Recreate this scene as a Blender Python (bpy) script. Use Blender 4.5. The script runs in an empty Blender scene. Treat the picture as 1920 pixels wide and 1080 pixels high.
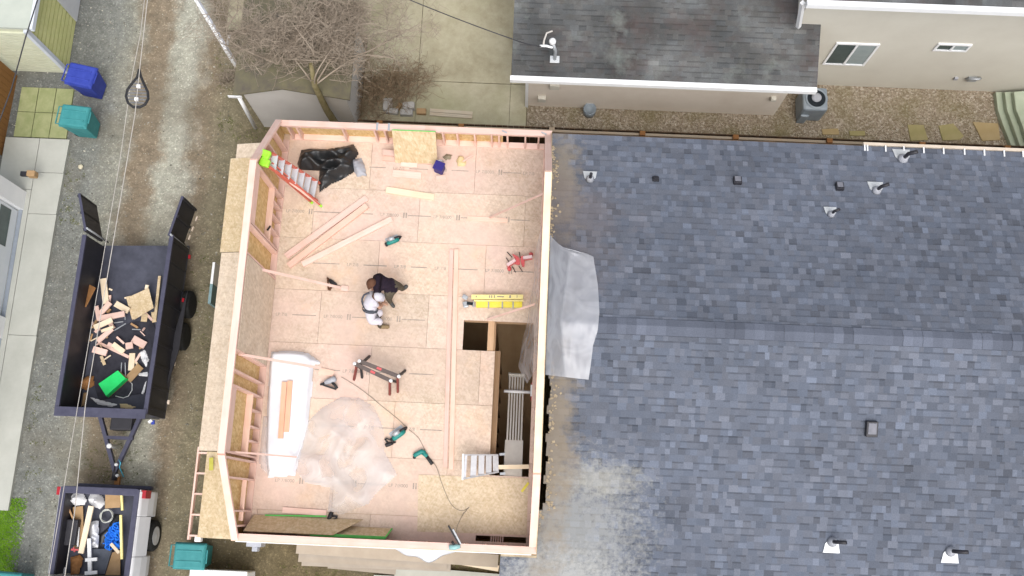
import bpy, bmesh, math, random
from mathutils import Vector, Matrix, noise
random.seed(7)
R_ = math.radians
scene = bpy.context.scene
C = scene.collection

# ------------------------------------------------------------------ camera
CAM = Vector((4.6124, -6.5331, 21.4139))
PIT, ROL, YAW, FPX = 0.227415, 0.0036996, 0.0441164, 1820.0
MROT = Matrix.Rotation(YAW, 3, 'Z') @ Matrix.Rotation(ROL, 3, 'Y') @ Matrix.Rotation(PIT, 3, 'X')
cam_d = bpy.data.cameras.new('camera')
cam = bpy.data.objects.new('camera', cam_d)
C.objects.link(cam)
cam.matrix_world = Matrix.Translation(CAM) @ MROT.to_4x4()
cam_d.sensor_width = 36.0
cam_d.lens = FPX / 1920 * 36
cam_d.clip_start = 0.1
cam_d.clip_end = 600
scene.camera = cam

# ------------------------------------------------------------------ overcast daylight
SUN_EL, SUN_AZ = R_(60), R_(165)
w = bpy.data.worlds.new('World'); scene.world = w; w.use_nodes = True
nt = w.node_tree
bg = nt.nodes['Background']
sky = nt.nodes.new('ShaderNodeTexSky'); sky.sky_type = 'NISHITA'; sky.sun_disc = False
sky.sun_elevation = SUN_EL; sky.sun_rotation = SUN_AZ; sky.dust_density = 4.0; sky.air_density = 1.0
hsv = nt.nodes.new('ShaderNodeHueSaturation'); hsv.inputs['Saturation'].default_value = 0.35
nt.links.new(sky.outputs[0], hsv.inputs['Color']); nt.links.new(hsv.outputs[0], bg.inputs['Color'])
bg.inputs['Strength'].default_value = 0.15
sd = bpy.data.lights.new('sun', 'SUN'); sd.energy = 1.25; sd.angle = R_(50); sd.color = (1, .97, .93)
so = bpy.data.objects.new('sun', sd); C.objects.link(so)
sdir = Vector((math.sin(SUN_AZ) * math.cos(SUN_EL), math.cos(SUN_AZ) * math.cos(SUN_EL), math.sin(SUN_EL)))
so.rotation_euler = sdir.to_track_quat('Z', 'Y').to_euler(); so.location = (0, 0, 40)
scene.view_settings.view_transform = 'Standard'; scene.view_settings.look = 'None'
scene.view_settings.exposure = 0.54; scene.view_settings.gamma = 1.0

# ------------------------------------------------------------------ helpers
def P(px, py, z=0.0):
    """a point of the photographed place: pixel of the 1920 px photo, at height z"""
    d = MROT @ Vector(((px - 960) / FPX, (540 - py) / FPX, -1))
    t = (z - CAM.z) / d.z
    return CAM + d * t
def PY(px, py, y0):
    d = MROT @ Vector(((px - 960) / FPX, (540 - py) / FPX, -1))
    return CAM + d * ((y0 - CAM.y) / d.y)
def PX(px, py, x0):
    d = MROT @ Vector(((px - 960) / FPX, (540 - py) / FPX, -1))
    return CAM + d * ((x0 - CAM.x) / d.x)
V = Vector
G = -3.3

class MB:
    def __init__(s): s.v = []; s.f = []; s.uv = []; s.c = []; s.m = []; s.sm = []
    def face(s, idx, uv=None, col=None, m=0, smooth=False):
        s.f.append(list(idx)); s.uv.append(uv or [(0, 0)] * len(idx)); s.c.append(col or (1, 1, 1, 1)); s.m.append(m); s.sm.append(smooth)
    def hexa(s, p, col=None, m=0, L=None, W=None, H=None):
        b = len(s.v); s.v += [tuple(q) for q in p]
        u0, v0 = random.random() * 50, random.random() * 50
        p = [V(q) for q in p]
        for q in ((0, 3, 2, 1), (4, 5, 6, 7), (0, 1, 5, 4), (1, 2, 6, 5), (2, 3, 7, 6), (3, 0, 4, 7)):
            a = p[q[0]]; l1 = (p[q[1]] - a).length; l2 = (p[q[3]] - a).length
            if l1 >= l2: uv = [(u0, v0), (u0 + l1, v0), (u0 + l1, v0 + l2), (u0, v0 + l2)]
            else: uv = [(u0, v0), (u0, v0 + l1), (u0 + l2, v0 + l1), (u0 + l2, v0)]
            s.face([b + k for k in q], uv, col, m)
        return s
    def box(s, x0, x1, y0, y1, z0, z1, col=None, m=0):
        return s.hexa([(x0, y0, z0), (x1, y0, z0), (x1, y1, z0), (x0, y1, z0), (x0, y0, z1), (x1, y0, z1), (x1, y1, z1), (x0, y1, z1)], col, m)
    def obox(s, c, L, W, H, rz=0, rx=0, ry=0, col=None, m=0):
        M = Matrix.Translation(V(c)) @ Matrix.Rotation(rz, 4, 'Z') @ Matrix.Rotation(ry, 4, 'Y') @ Matrix.Rotation(rx, 4, 'X')
        q = [M @ V((sx * L / 2, sy * W / 2, sz * H / 2)) for sz in (-1, 1) for sx, sy in ((-1, -1), (1, -1), (1, 1), (-1, 1))]
        return s.hexa(q, col, m)
    def beam(s, a, b, wd, ht, up=(0, 0, 1), col=None, m=0):
        a, b = V(a), V(b); d = (b - a).normalized(); up = V(up)
        sd_ = d.cross(up)
        if sd_.length < 1e-4: sd_ = d.cross(V((1, 0, 0)))
        sd_.normalize(); u = sd_.cross(d).normalized()
        x, y = sd_ * wd / 2, u * ht / 2
        return s.hexa([a - x - y, b - x - y, b + x - y, a + x - y, a - x + y, b - x + y, b + x + y, a + x + y], col, m)
    def tube(s, pts, r, n=6, cap=True, m=0, col=None):
        pts = [V(p) for p in pts]; N = len(pts)
        rs = r if isinstance(r, (list, tuple)) else [r] * N
        b = len(s.v); ref = None
        for i, p in enumerate(pts):
            d = (pts[min(i + 1, N - 1)] - pts[max(i - 1, 0)]).normalized()
            if ref is None: ref = d.orthogonal().normalized()
            ref = (ref - d * ref.dot(d))
            ref = ref.normalized() if ref.length > 1e-5 else d.orthogonal().normalized()
            e = d.cross(ref)
            for k in range(n):
                t = 2 * math.pi * k / n
                s.v.append(tuple(p + (ref * math.cos(t) + e * math.sin(t)) * rs[i]))
        for i in range(N - 1):
            for k in range(n):
                k2 = (k + 1) % n
                s.face((b + i * n + k, b + i * n + k2, b + (i + 1) * n + k2, b + (i + 1) * n + k), None, col, m, n > 4)
        if cap:
            s.face([b + k for k in reversed(range(n))], None, col, m); s.face([b + (N - 1) * n + k for k in range(n)], None, col, m)
        return s
    def lathe(s, prof, c=(0, 0, 0), n=24, m=0, axis='Z', M=None, sx=1, sy=1):
        b = len(s.v); K = len(prof)
        for r, z in prof:
            for k in range(n):
                t = 2 * math.pi * k / n
                q = V((r * math.cos(t) * sx, r * math.sin(t) * sy, z))
                if axis == 'X': q = V((q.z, q.x, q.y))
                if axis == 'Y': q = V((q.x, q.z, -q.y))
                if M: q = M @ q
                s.v.append(tuple(V(c) + q))
        for i in range(K - 1):
            for k in range(n):
                k2 = (k + 1) % n
                s.face((b + i * n + k, b + i * n + k2, b + (i + 1) * n + k2, b + (i + 1) * n + k), None, None, m, True)
        s.face([b + k for k in reversed(range(n))], None, None, m); s.face([b + (K - 1) * n + k for k in range(n)], None, None, m)
        return s
    def prism(s, poly, z0, z1, m=0, col=None, top=None):
        """vertical prism over a ground polygon of (x, y); top may give other z per corner"""
        n = len(poly); b = len(s.v)
        ar = sum(poly[i][0] * poly[(i + 1) % n][1] - poly[(i + 1) % n][0] * poly[i][1] for i in range(n))
        if ar < 0: poly = poly[::-1]; top = top[::-1] if top else None
        s.v += [(p[0], p[1], z0) for p in poly] + [(p[0], p[1], top[i] if top else z1) for i, p in enumerate(poly)]
        s.face([b + k for k in reversed(range(n))], None, col, m); s.face([b + n + k for k in range(n)], [(p[0], p[1]) for p in poly], col, m)
        for k in range(n):
            k2 = (k + 1) % n
            s.face((b + k, b + k2, b + n + k2, b + n + k), None, col, m)
        return s
    def extr(s, poly, d, m=0, col=None):
        """planar polygon of 3-D points given thickness by vector d"""
        n = len(poly); b = len(s.v); d = V(d)
        s.v += [tuple(V(p)) for p in poly] + [tuple(V(p) + d) for p in poly]
        s.face([b + k for k in range(n)], None, col, m); s.face([b + n + k for k in reversed(range(n))], None, col, m)
        for k in range(n):
            k2 = (k + 1) % n
            s.face((b + k2, b + k, b + n + k, b + n + k2), None, col, m)
        return s
    def grid(s, fn, nu, nv, m=0, smooth=True, keep=None):
        b = len(s.v)
        for j in range(nv + 1):
            for i in range(nu + 1): s.v.append(tuple(fn(i / nu, j / nv)))
        for j in range(nv):
            for i in range(nu):
                if keep and not keep((i + .5) / nu, (j + .5) / nv): continue
                a = b + j * (nu + 1) + i
                s.face((a, a + 1, a + nu + 2, a + nu + 1), None, None, m, smooth)
        return s
    def heap(s, poly, zf, res=0.04, m=0):
        """height field over a ground polygon; zf(x, y, distance to rim)"""
        poly = [(p[0], p[1]) for p in poly]; n = len(poly)
        xs = [p[0] for p in poly]; ys = [p[1] for p in poly]
        def inside(x, y):
            c = False
            for i in range(n):
                x1, y1 = poly[i]; x2, y2 = poly[(i + 1) % n]
                if (y1 > y) != (y2 > y) and x < (x2 - x1) * (y - y1) / (y2 - y1) + x1: c = not c
            return c
        def rim(x, y):
            best = (9e9, x, y)
            for i in range(n):
                a = V(poly[i]); e = V(poly[(i + 1) % n]) - a
                t = max(0, min(1, (V((x, y)) - a).dot(e) / max(e.length_squared, 1e-9)))
                q = a + e * t; d = (V((x, y)) - q).length
                if d < best[0]: best = (d, q.x, q.y)
            return best
        nx = int((max(xs) - min(xs)) / res) + 3; ny = int((max(ys) - min(ys)) / res) + 3
        idx = {}
        def vert(i, j):
            if (i, j) in idx: return idx[(i, j)]
            x = min(xs) + (i - 1) * res; y = min(ys) + (j - 1) * res
            d, qx, qy = rim(x, y)
            if not inside(x, y): x, y, d = qx, qy, 0
            idx[(i, j)] = len(s.v); s.v.append((x, y, zf(x, y, d))); return idx[(i, j)]
        for i in range(nx):
            for j in range(ny):
                x = min(xs) + (i - .5) * res; y = min(ys) + (j - .5) * res
                if inside(x, y): s.face((vert(i, j), vert(i + 1, j), vert(i + 1, j + 1), vert(i, j + 1)), None, None, m, True)
        return s
    def obj(s, name, mats, parent=None, loc=None, bevel=0, solid=0):
        me = bpy.data.meshes.new(name)
        if parent is not None: o0 = root_loc(parent)
        elif loc is not None: o0 = V(loc)
        else:
            lo = [min(p[k] for p in s.v) for k in range(3)]; hi = [max(p[k] for p in s.v) for k in range(3)]
            o0 = V(((lo[0] + hi[0]) / 2, (lo[1] + hi[1]) / 2, lo[2]))
        me.from_pydata([tuple(V(p) - o0) for p in s.v], [], s.f)
        uvl = me.uv_layers.new(name='UVMap'); k = 0
        for fu in s.uv:
            for q in fu: uvl.data[k].uv = q; k += 1
        a = me.attributes.new('Col', 'FLOAT_COLOR', 'FACE')
        for i, c in enumerate(s.c): a.data[i].color = c
        me.polygons.foreach_set('material_index', s.m); me.polygons.foreach_set('use_smooth', s.sm)
        if not isinstance(mats, (list, tuple)): mats = [mats]
        for mm in mats: me.materials.append(mm)
        me.update()
        o = bpy.data.objects.new(name, me); C.objects.link(o)
        if parent is not None: o.parent = parent
        else: o.location = o0
        if bevel:
            bv = o.modifiers.new('bevel', 'BEVEL'); bv.width = bevel; bv.segments = 2; bv.limit_method = 'ANGLE'
        if solid:
            sl = o.modifiers.new('solid', 'SOLIDIFY'); sl.thickness = solid
        return o
def root_loc(o):
    while o.parent: o = o.parent
    return V(o.location)
def tag(o, label, cat, group=None):
    o['label'] = label; o['category'] = cat
    if group: o['group'] = group
    return o
def thing(name, label, cat, loc=(0, 0, 0), group=None):
    o = bpy.data.objects.new(name, None); o.empty_display_size = .2; C.objects.link(o); o.location = loc
    return tag(o, label, cat, group)
def struct(name, mb, m, kind='structure', **k):
    o = mb.obj(name, m, **k); o['kind'] = kind; return o
def solo(name, mb, m, label, cat, group=None, **k): return tag(mb.obj(name, m, **k), label, cat, group)
def copy_tree(o, parent=None):
    c = o.copy(); C.objects.link(c)
    if parent: c.parent = parent
    for ch in list(o.children): copy_tree(ch, c)
    return c
def spline(pts, n=8):
    out = []
    for i in range(len(pts) - 1):
        p0 = V(pts[max(i - 1, 0)]); p1 = V(pts[i]); p2 = V(pts[i + 1]); p3 = V(pts[min(i + 2, len(pts) - 1)])
        for k in range(n):
            t = k / n; out.append(.5 * ((2 * p1) + (p2 - p0) * t + (2 * p0 - 5 * p1 + 4 * p2 - p3) * t * t + (3 * p1 - p0 - 3 * p2 + p3) * t ** 3))
    out.append(V(pts[-1])); return out
def mixc(a, b, t): return tuple(a[i] * (1 - t) + b[i] * t for i in range(3))

# ------------------------------------------------------------------ materials
def newmat(name, rough=.7, spec=.3, metal=0):
    m = bpy.data.materials.new(name); m.use_nodes = True
    b = m.node_tree.nodes['Principled BSDF']
    b.inputs['Roughness'].default_value = rough; b.inputs['Specular IOR Level'].default_value = spec; b.inputs['Metallic'].default_value = metal
    return m, m.node_tree, b
def N(t, kind, **kw):
    n = t.nodes.new(kind)
    for k, v in kw.items():
        if k in n.inputs: n.inputs[k].default_value = v
        else: setattr(n, k, v)
    return n
def ramp(t, src, stops, interp='LINEAR'):
    r = t.nodes.new('ShaderNodeValToRGB'); r.color_ramp.interpolation = interp
    while len(r.color_ramp.elements) < len(stops): r.color_ramp.elements.new(.5)
    for e, (p, c) in zip(r.color_ramp.elements, stops):
        e.position = p; e.color = (*c, 1) if not isinstance(c, (int, float)) else (c, c, c, 1)
    t.links.new(src, r.inputs[0]); return r
def mixn(t, fac, a, b, mode='MIX'):
    n = t.nodes.new('ShaderNodeMix'); n.data_type = 'RGBA'; n.blend_type = mode
    for sck, val in ((n.inputs[0], fac), (n.inputs[6], a), (n.inputs[7], b)):
        if isinstance(val, (int, float)): sck.default_value = val
        elif isinstance(val, tuple): sck.default_value = (*val[:3], 1)
        else: t.links.new(val, sck)
    return n.outputs[2]
def bump(t, b, h, strength=.3, dist=.01):
    n = N(t, 'ShaderNodeBump'); n.inputs['Strength'].default_value = strength; n.inputs['Distance'].default_value = dist
    t.links.new(h, n.inputs['Height']); t.links.new(n.outputs[0], b.inputs['Normal'])
def noisy(name, a, b2, scale=6, rough=.7, spec=.3, metal=0, bs=.2, bd=.01, detail=6, rnd=0.0, gen='Object'):
    """two-tone weathered paint / plastic / stone"""
    m, t, b = newmat(name, rough, spec, metal)
    tc = N(t, 'ShaderNodeTexCoord')
    n = N(t, 'ShaderNodeTexNoise', Scale=scale, Detail=detail, Roughness=.65); t.links.new(tc.outputs[gen], n.inputs['Vector'])
    r = ramp(t, n.outputs[0], [(.3, a), (.7, b2)])
    col = r.outputs[0]
    if rnd:
        oi = N(t, 'ShaderNodeObjectInfo'); h = N(t, 'ShaderNodeHueSaturation')
        mr = N(t, 'ShaderNodeMapRange'); mr.inputs['To Min'].default_value = 1 - rnd; mr.inputs['To Max'].default_value = 1 + rnd
        t.links.new(oi.outputs['Random'], mr.inputs[0]); t.links.new(mr.outputs[0], h.inputs['Value']); t.links.new(col, h.inputs['Color']); col = h.outputs[0]
    t.links.new(col, b.inputs['Base Color'])
    if bs: bump(t, b, n.outputs[0], bs, bd)
    return m
def wood(name, a, b2, rough=.75, rnd=.12, knots=True):
    m, t, b = newmat(name, rough, .2)
    uv = N(t, 'ShaderNodeUVMap'); mp = N(t, 'ShaderNodeMapping'); mp.inputs['Scale'].default_value = (1.2, 22, 1)
    t.links.new(uv.outputs[0], mp.inputs[0])
    n = N(t, 'ShaderNodeTexNoise', Scale=1.0, Detail=5, Roughness=.6); n.inputs['Distortion'].default_value = .6; t.links.new(mp.outputs[0], n.inputs['Vector'])
    col = ramp(t, n.outputs[0], [(.3, a), (.7, b2)]).outputs[0]
    n2 = N(t, 'ShaderNodeTexNoise', Scale=2.2, Detail=2); t.links.new(uv.outputs[0], n2.inputs['Vector'])
    col = mixn(t, ramp(t, n2.outputs[0], [(.45, 0.0), (.75, .5)]).outputs[0], col, mixc(a, (.5, .28, .13), .45))
    oi = N(t, 'ShaderNodeObjectInfo'); h = N(t, 'ShaderNodeHueSaturation')
    mr = N(t, 'ShaderNodeMapRange'); mr.inputs['To Min'].default_value = 1 - rnd; mr.inputs['To Max'].default_value = 1 + rnd
    t.links.new(oi.outputs['Random'], mr.inputs[0]); t.links.new(mr.outputs[0], h.inputs['Value']); t.links.new(col, h.inputs['Color'])
    t.links.new(h.outputs[0], b.inputs['Base Color']); bump(t, b, n.outputs[0], .15, .004)
    return m
def osb(name, a, b2, dark, pink=None, useattr=True):
    """oriented strand board: long flakes lying every way"""
    m, t, b = newmat(name, .8, .15)
    tc = N(t, 'ShaderNodeTexCoord')
    cols = []
    for k, (rz, sc) in enumerate(((0.2, (9, 34, 9)), (1.1, (9, 30, 9)), (2.2, (10, 38, 9)))):
        m0 = N(t, 'ShaderNodeMapping'); m0.inputs['Rotation'].default_value = (0.25, .2, rz); t.links.new(tc.outputs['Object'], m0.inputs[0])
        mp = N(t, 'ShaderNodeMapping'); mp.inputs['Scale'].default_value = sc
        t.links.new(m0.outputs[0], mp.inputs[0])
        vo = N(t, 'ShaderNodeTexVoronoi', Scale=1.0); t.links.new(mp.outputs[0], vo.inputs['Vector'])
        cols.append(vo)
    sep = [N(t, 'ShaderNodeSeparateColor') for _ in cols]
    for c, s_ in zip(cols, sep): t.links.new(c.outputs['Color'], s_.inputs[0])
    ad = N(t, 'ShaderNodeMath', operation='ADD'); t.links.new(sep[0].outputs[0], ad.inputs[0]); t.links.new(sep[1].outputs[0], ad.inputs[1])
    ad2 = N(t, 'ShaderNodeMath', operation='ADD'); t.links.new(ad.outputs[0], ad2.inputs[0]); t.links.new(sep[2].outputs[1], ad2.inputs[1])
    dv = N(t, 'ShaderNodeMath', operation='MULTIPLY'); dv.inputs[1].default_value = 1 / 3; t.links.new(ad2.outputs[0], dv.inputs[0])
    col = ramp(t, dv.outputs[0], [(.08, mixc(dark, a, .3)), (.36, a), (.64, b2), (.95, mixc(b2, (1, .9, .7), .2))]).outputs[0]
    n = N(t, 'ShaderNodeTexNoise', Scale=.55, Detail=3); t.links.new(tc.outputs['Object'], n.inputs['Vector'])
    if pink: col = mixn(t, ramp(t, n.outputs[0], [(.38, 0.0), (.62, .75)]).outputs[0], col, pink)
    n3 = N(t, 'ShaderNodeTexNoise', Scale=5, Detail=4); t.links.new(tc.outputs['Object'], n3.inputs['Vector'])
    col = mixn(t, .35, col, ramp(t, n3.outputs[0], [(.3, .72), (.7, 1.0)]).outputs[0], 'MULTIPLY')
    if pink:
        for sc, c, lo, hi, amt in ((1.3, (.70, .47, .30), .56, .70, .35), (2.4, (.42, .34, .27), .60, .74, .35), (9.0, (.40, .31, .24), .66, .76, .4)):
            nn = N(t, 'ShaderNodeTexNoise', Scale=sc, Detail=6, Roughness=.65); t.links.new(tc.outputs['Object'], nn.inputs['Vector'])
            col = mixn(t, ramp(t, nn.outputs[0], [(lo, 0.0), (hi, amt)]).outputs[0], col, c)
    if useattr:
        at = N(t, 'ShaderNodeAttribute', attribute_name='Col'); col = mixn(t, 1.0, col, at.outputs['Color'], 'MULTIPLY')
    t.links.new(col, b.inputs['Base Color']); bump(t, b, dv.outputs[0], .12, .003)
    return m
def shingle_mat(name, base, stain=None, patch=(.5, .5, .5), pscale=.35, pamt=.4):
    m, t, b = newmat(name, .92, .2)
    tc = N(t, 'ShaderNodeTexCoord')
    at = N(t, 'ShaderNodeAttribute', attribute_name='Col')
    col = mixn(t, 1.0, base, at.outputs['Color'], 'MULTIPLY')
    n = N(t, 'ShaderNodeTexNoise', Scale=60, Detail=3); t.links.new(tc.outputs['Object'], n.inputs['Vector'])
    col = mixn(t, .5, col, ramp(t, n.outputs[0], [(.3, .6), (.7, 1.25)]).outputs[0], 'MULTIPLY')
    n2 = N(t, 'ShaderNodeTexNoise', Scale=pscale, Detail=4, Roughness=.6); t.links.new(tc.outputs['Object'], n2.inputs['Vector'])
    col = mixn(t, pamt, col, ramp(t, n2.outputs[0], [(.32, mixc(patch, (0, 0, 0), .5)), (.5, patch), (.68, mixc(patch, (1, 1, 1), .6))]).outputs[0], 'OVERLAY')
    if stain: col = stain(t, tc, col)
    t.links.new(col, b.inputs['Base Color']); bump(t, b, n.outputs[0], .25, .004)
    return m

LUM = wood('framing_lumber', (.71, .485, .415), (.78, .565, .49))
LUMP = wood('pink_lumber', (.74, .49, .39), (.80, .565, .465))
LUMY = wood('pale_lumber', (.73, .605, .435), (.79, .675, .515))
LUMD = wood('brown_lumber', (.44, .26, .13), (.52, .33, .18))  # orange-brown lumber, for the joists and a few scraps
OLDW = wood('weathered_wood', (.30, .24, .17), (.40, .33, .25))
FENW = wood('fence_wood', (.052, .034, .022), (.10, .065, .042))
BRNW = wood('brown_boards', (.20, .095, .03), (.29, .14, .05))
RUSTW = wood('rust_brown_wood', (.20, .085, .03), (.26, .12, .04))
FLOOR = osb('deck_osb', (.605, .475, .37), (.68, .55, .445), (.51, .39, .295), pink=(.71, .53, .455))
OSBY = osb('yellow_osb', (.57, .44, .27), (.64, .51, .335), (.47, .345, .19))
OSBP = osb('pale_osb', (.62, .505, .385), (.69, .575, .455), (.54, .42, .30))
OSBW = osb('warm_osb', (.60, .42, .19), (.68, .50, .25), (.46, .29, .11))
INK = noisy('printed_ink', (.25, .22, .19), (.46, .38, .32), 9, .9, .1, bs=0)
WHITE = noisy('white_paint', (.74, .75, .76), (.82, .82, .82), 3, .5, .4, bs=.05)
WRAP = noisy('white_house_wrap', (.66, .68, .73), (.76, .77, .80), 2.5, .6, .3, bs=.1)
STUCCO = noisy('beige_stucco', (.66, .585, .50), (.74, .67, .585), 1.2, .9, .15, bs=.3, bd=.01, detail=9)
STUCCO2 = noisy('pale_beige_stucco', (.54, .51, .44), (.60, .575, .50), .8, .9, .15, bs=.25, bd=.01, detail=9)
BLACKM = noisy('black_steel', (.016, .016, .021), (.030, .029, .036), 5, .5, .4, bs=.05, rnd=.0)
BEDM = noisy('worn_black_bed', (.032, .034, .050), (.075, .08, .11), 2.2, .55, .4, bs=.08)
RAILM = noisy('dark_blue_plastic', (.045, .046, .078), (.07, .07, .11), 6, .5, .35, bs=.1)
RUBBER = noisy('black_rubber', (.012, .012, .012), (.03, .03, .03), 12, .85, .2, bs=.2)
ALU = noisy('aluminium', (.52, .53, .56), (.64, .65, .68), 8, .45, .5, .35, bs=.05)
STEEL = noisy('galvanised_steel', (.34, .36, .38), (.46, .48, .50), 8, .45, .5, .4, bs=.05)
GREYP = noisy('grey_plastic', (.30, .31, .34), (.40, .41, .45), 5, .55, .35, bs=.05)
TARP = noisy('black_tarp', (.009, .010, .011), (.022, .023, .024), 7, .42, .5, bs=.35, bd=.02)
TEAL = noisy('teal_plastic', (.025, .19, .20), (.055, .265, .27), 5, .6, .35, bs=.12, detail=10)
BLUEB = noisy('blue_bin_plastic', (.017, .035, .26), (.04, .065, .37), 5, .6, .35, bs=.12, detail=10)
TOOLT = noisy('teal_tool', (.01, .17, .155), (.02, .24, .21), 30, .5, .4, bs=.05)
TOOLB = noisy('black_tool', (.014, .014, .016), (.03, .03, .033), 30, .55, .35, bs=.05)
REDF = noisy('red_fibreglass', (.50, .10, .065), (.58, .16, .11), 9, .5, .4, bs=.05)
REDT = noisy('red_steel', (.55, .075, .08), (.62, .13, .13), 12, .45, .4, bs=.05)
LIME = noisy('lime_plastic', (.28, .72, .02), (.36, .80, .06), 9, .5, .4, bs=.05)
YELL = noisy('yellow_fibreglass', (.78, .66, .05), (.82, .72, .13), 9, .5, .4, bs=.05)
YELP = noisy('pale_yellow_fibreglass', (.80, .68, .24), (.84, .74, .34), 9, .5, .4, bs=.05)
GREENE = noisy('green_edge_paint', (.10, .47, .09), (.14, .56, .14), 9, .7, .2, bs=.05)
GREENB = noisy('bright_green_card', (.015, .62, .13), (.03, .70, .18), 5, .6, .25, bs=.02)
CARD = noisy('cardboard', (.34, .22, .11), (.44, .29, .16), 4, .85, .15, bs=.1)
BRCARD = noisy('brown_scrap', (.26, .12, .045), (.36, .18, .07), 5, .8, .2, bs=.2)
CORD = noisy('grey_cord', (.24, .21, .17), (.30, .26, .22), 9, .7, .2, bs=0)
CABLE = noisy('grey_cable', (.42, .39, .36), (.52, .49, .45), 3, .6, .3, bs=0)
CABLED = noisy('dark_cable', (.03, .03, .035), (.06, .06, .065), 3, .6, .3, bs=0)
CONC = noisy('pale_concrete', (.36, .365, .325), (.46, .465, .42), 1.1, .9, .15, bs=.15, detail=10)
CONCB = noisy('grey_concrete_block', (.38, .37, .35), (.50, .48, .45), 9, .9, .15, bs=.3)
FIBC = noisy('fibre_cement', (.33, .285, .235), (.40, .35, .295), 1.6, .85, .2, bs=.1, rnd=.12)
GLASS = noisy('dark_glass', (.03, .048, .052), (.07, .10, .10), 1.5, .12, .6, bs=0)
GLASSL = noisy('painted_reflection_glass', (.20, .25, .26), (.32, .37, .37), 1.3, .12, .6, bs=0)  # window reflection painted into the pane as a pale mottled colour
CREAM = noisy('cream_siding', (.48, .49, .37), (.55, .56, .43), 3, .7, .25, bs=.05)
YSIDE = noisy('yellow_siding', (.44, .45, .19), (.52, .52, .25), 3, .7, .25, bs=.05)
TRUCKP = noisy('silver_white_paint', (.60, .60, .62), (.68, .68, .70), 1.5, .25, .5, bs=0)
TAILR = noisy('red_lamp_lens', (.30, .01, .02), (.40, .02, .03), 20, .25, .5, bs=0)
BLUES = noisy('blue_rope', (.015, .15, .72), (.03, .24, .85), 30, .7, .2, bs=.2)
SKIN = noisy('skin', (.50, .29, .20), (.56, .34, .25), 20, .6, .3, bs=0)
SHIRTK = noisy('black_shirt', (.012, .008, .014), (.024, .016, .026), 14, .9, .15, bs=.35, bd=.02)
SHIRTW = noisy('white_cloth', (.49, .475, .525), (.58, .565, .61), 10, .9, .15, bs=.35, bd=.02)
PANTO = noisy('olive_trousers', (.070, .058, .043), (.11, .095, .07), 14, .9, .15, bs=.3, bd=.02)
BOOT = noisy('khaki_boot', (.19, .135, .075), (.26, .19, .11), 18, .8, .2, bs=.2)
SHOE = noisy('dark_shoe', (.05, .05, .05), (.10, .10, .095), 18, .8, .2, bs=.2)
CAPB = noisy('brown_cap', (.085, .04, .025), (.13, .065, .04), 18, .9, .15, bs=.2)
STRAP = noisy('dark_strap', (.05, .055, .07), (.09, .095, .115), 18, .8, .2, bs=.1)
NAVY = noisy('navy_plastic', (.018, .012, .13), (.03, .02, .19), 9, .5, .4, bs=.05)
SAWD = noisy('tan_fabric', (.60, .46, .24), (.68, .54, .32), 12, .9, .1, bs=.3)
STONE = noisy('mossy_flagstone', (.26, .23, .10), (.34, .29, .15), 2.5, .9, .15, bs=.3)
STONEO = noisy('tan_flagstone', (.33, .245, .12), (.39, .30, .165), 2.5, .9, .15, bs=.3)
GREENP = noisy('pale_green_plastic', (.29, .33, .235), (.40, .44, .34), 1.1, .5, .35, bs=.1)
BARK = noisy('mossy_bark', (.15, .125, .055), (.24, .205, .12), 7, .95, .1, bs=.5, bd=.02)
TWIG = noisy('bare_twigs', (.235, .19, .145), (.35, .295, .235), 3, .95, .1, bs=0)
TWIGB = noisy('brown_twigs', (.20, .145, .09), (.30, .22, .145), 3, .95, .1, bs=0)
ACM = noisy('blue_grey_enamel', (.20, .235, .27), (.27, .31, .34), 4, .5, .4, bs=.05)
DARKG = noisy('dark_grill', (.008, .012, .016), (.02, .025, .03), 9, .7, .2, bs=0)
PAVE = noisy('mossy_paver', (.22, .25, .11), (.33, .34, .18), 3.5, .9, .15, bs=.2, rnd=.0)
UNDER = noisy('torn_underlayment', (.28, .225, .155), (.46, .38, .27), 9, .95, .1, bs=.4, bd=.02)
BROWNF = noisy('slab_floor', (.42, .27, .15), (.52, .36, .21), 1.6, .9, .15, bs=.1)
SNOW = noisy('white_plastic_bag', (.66, .66, .68), (.78, .78, .79), 6, .45, .4, bs=.5, bd=.03)

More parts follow.
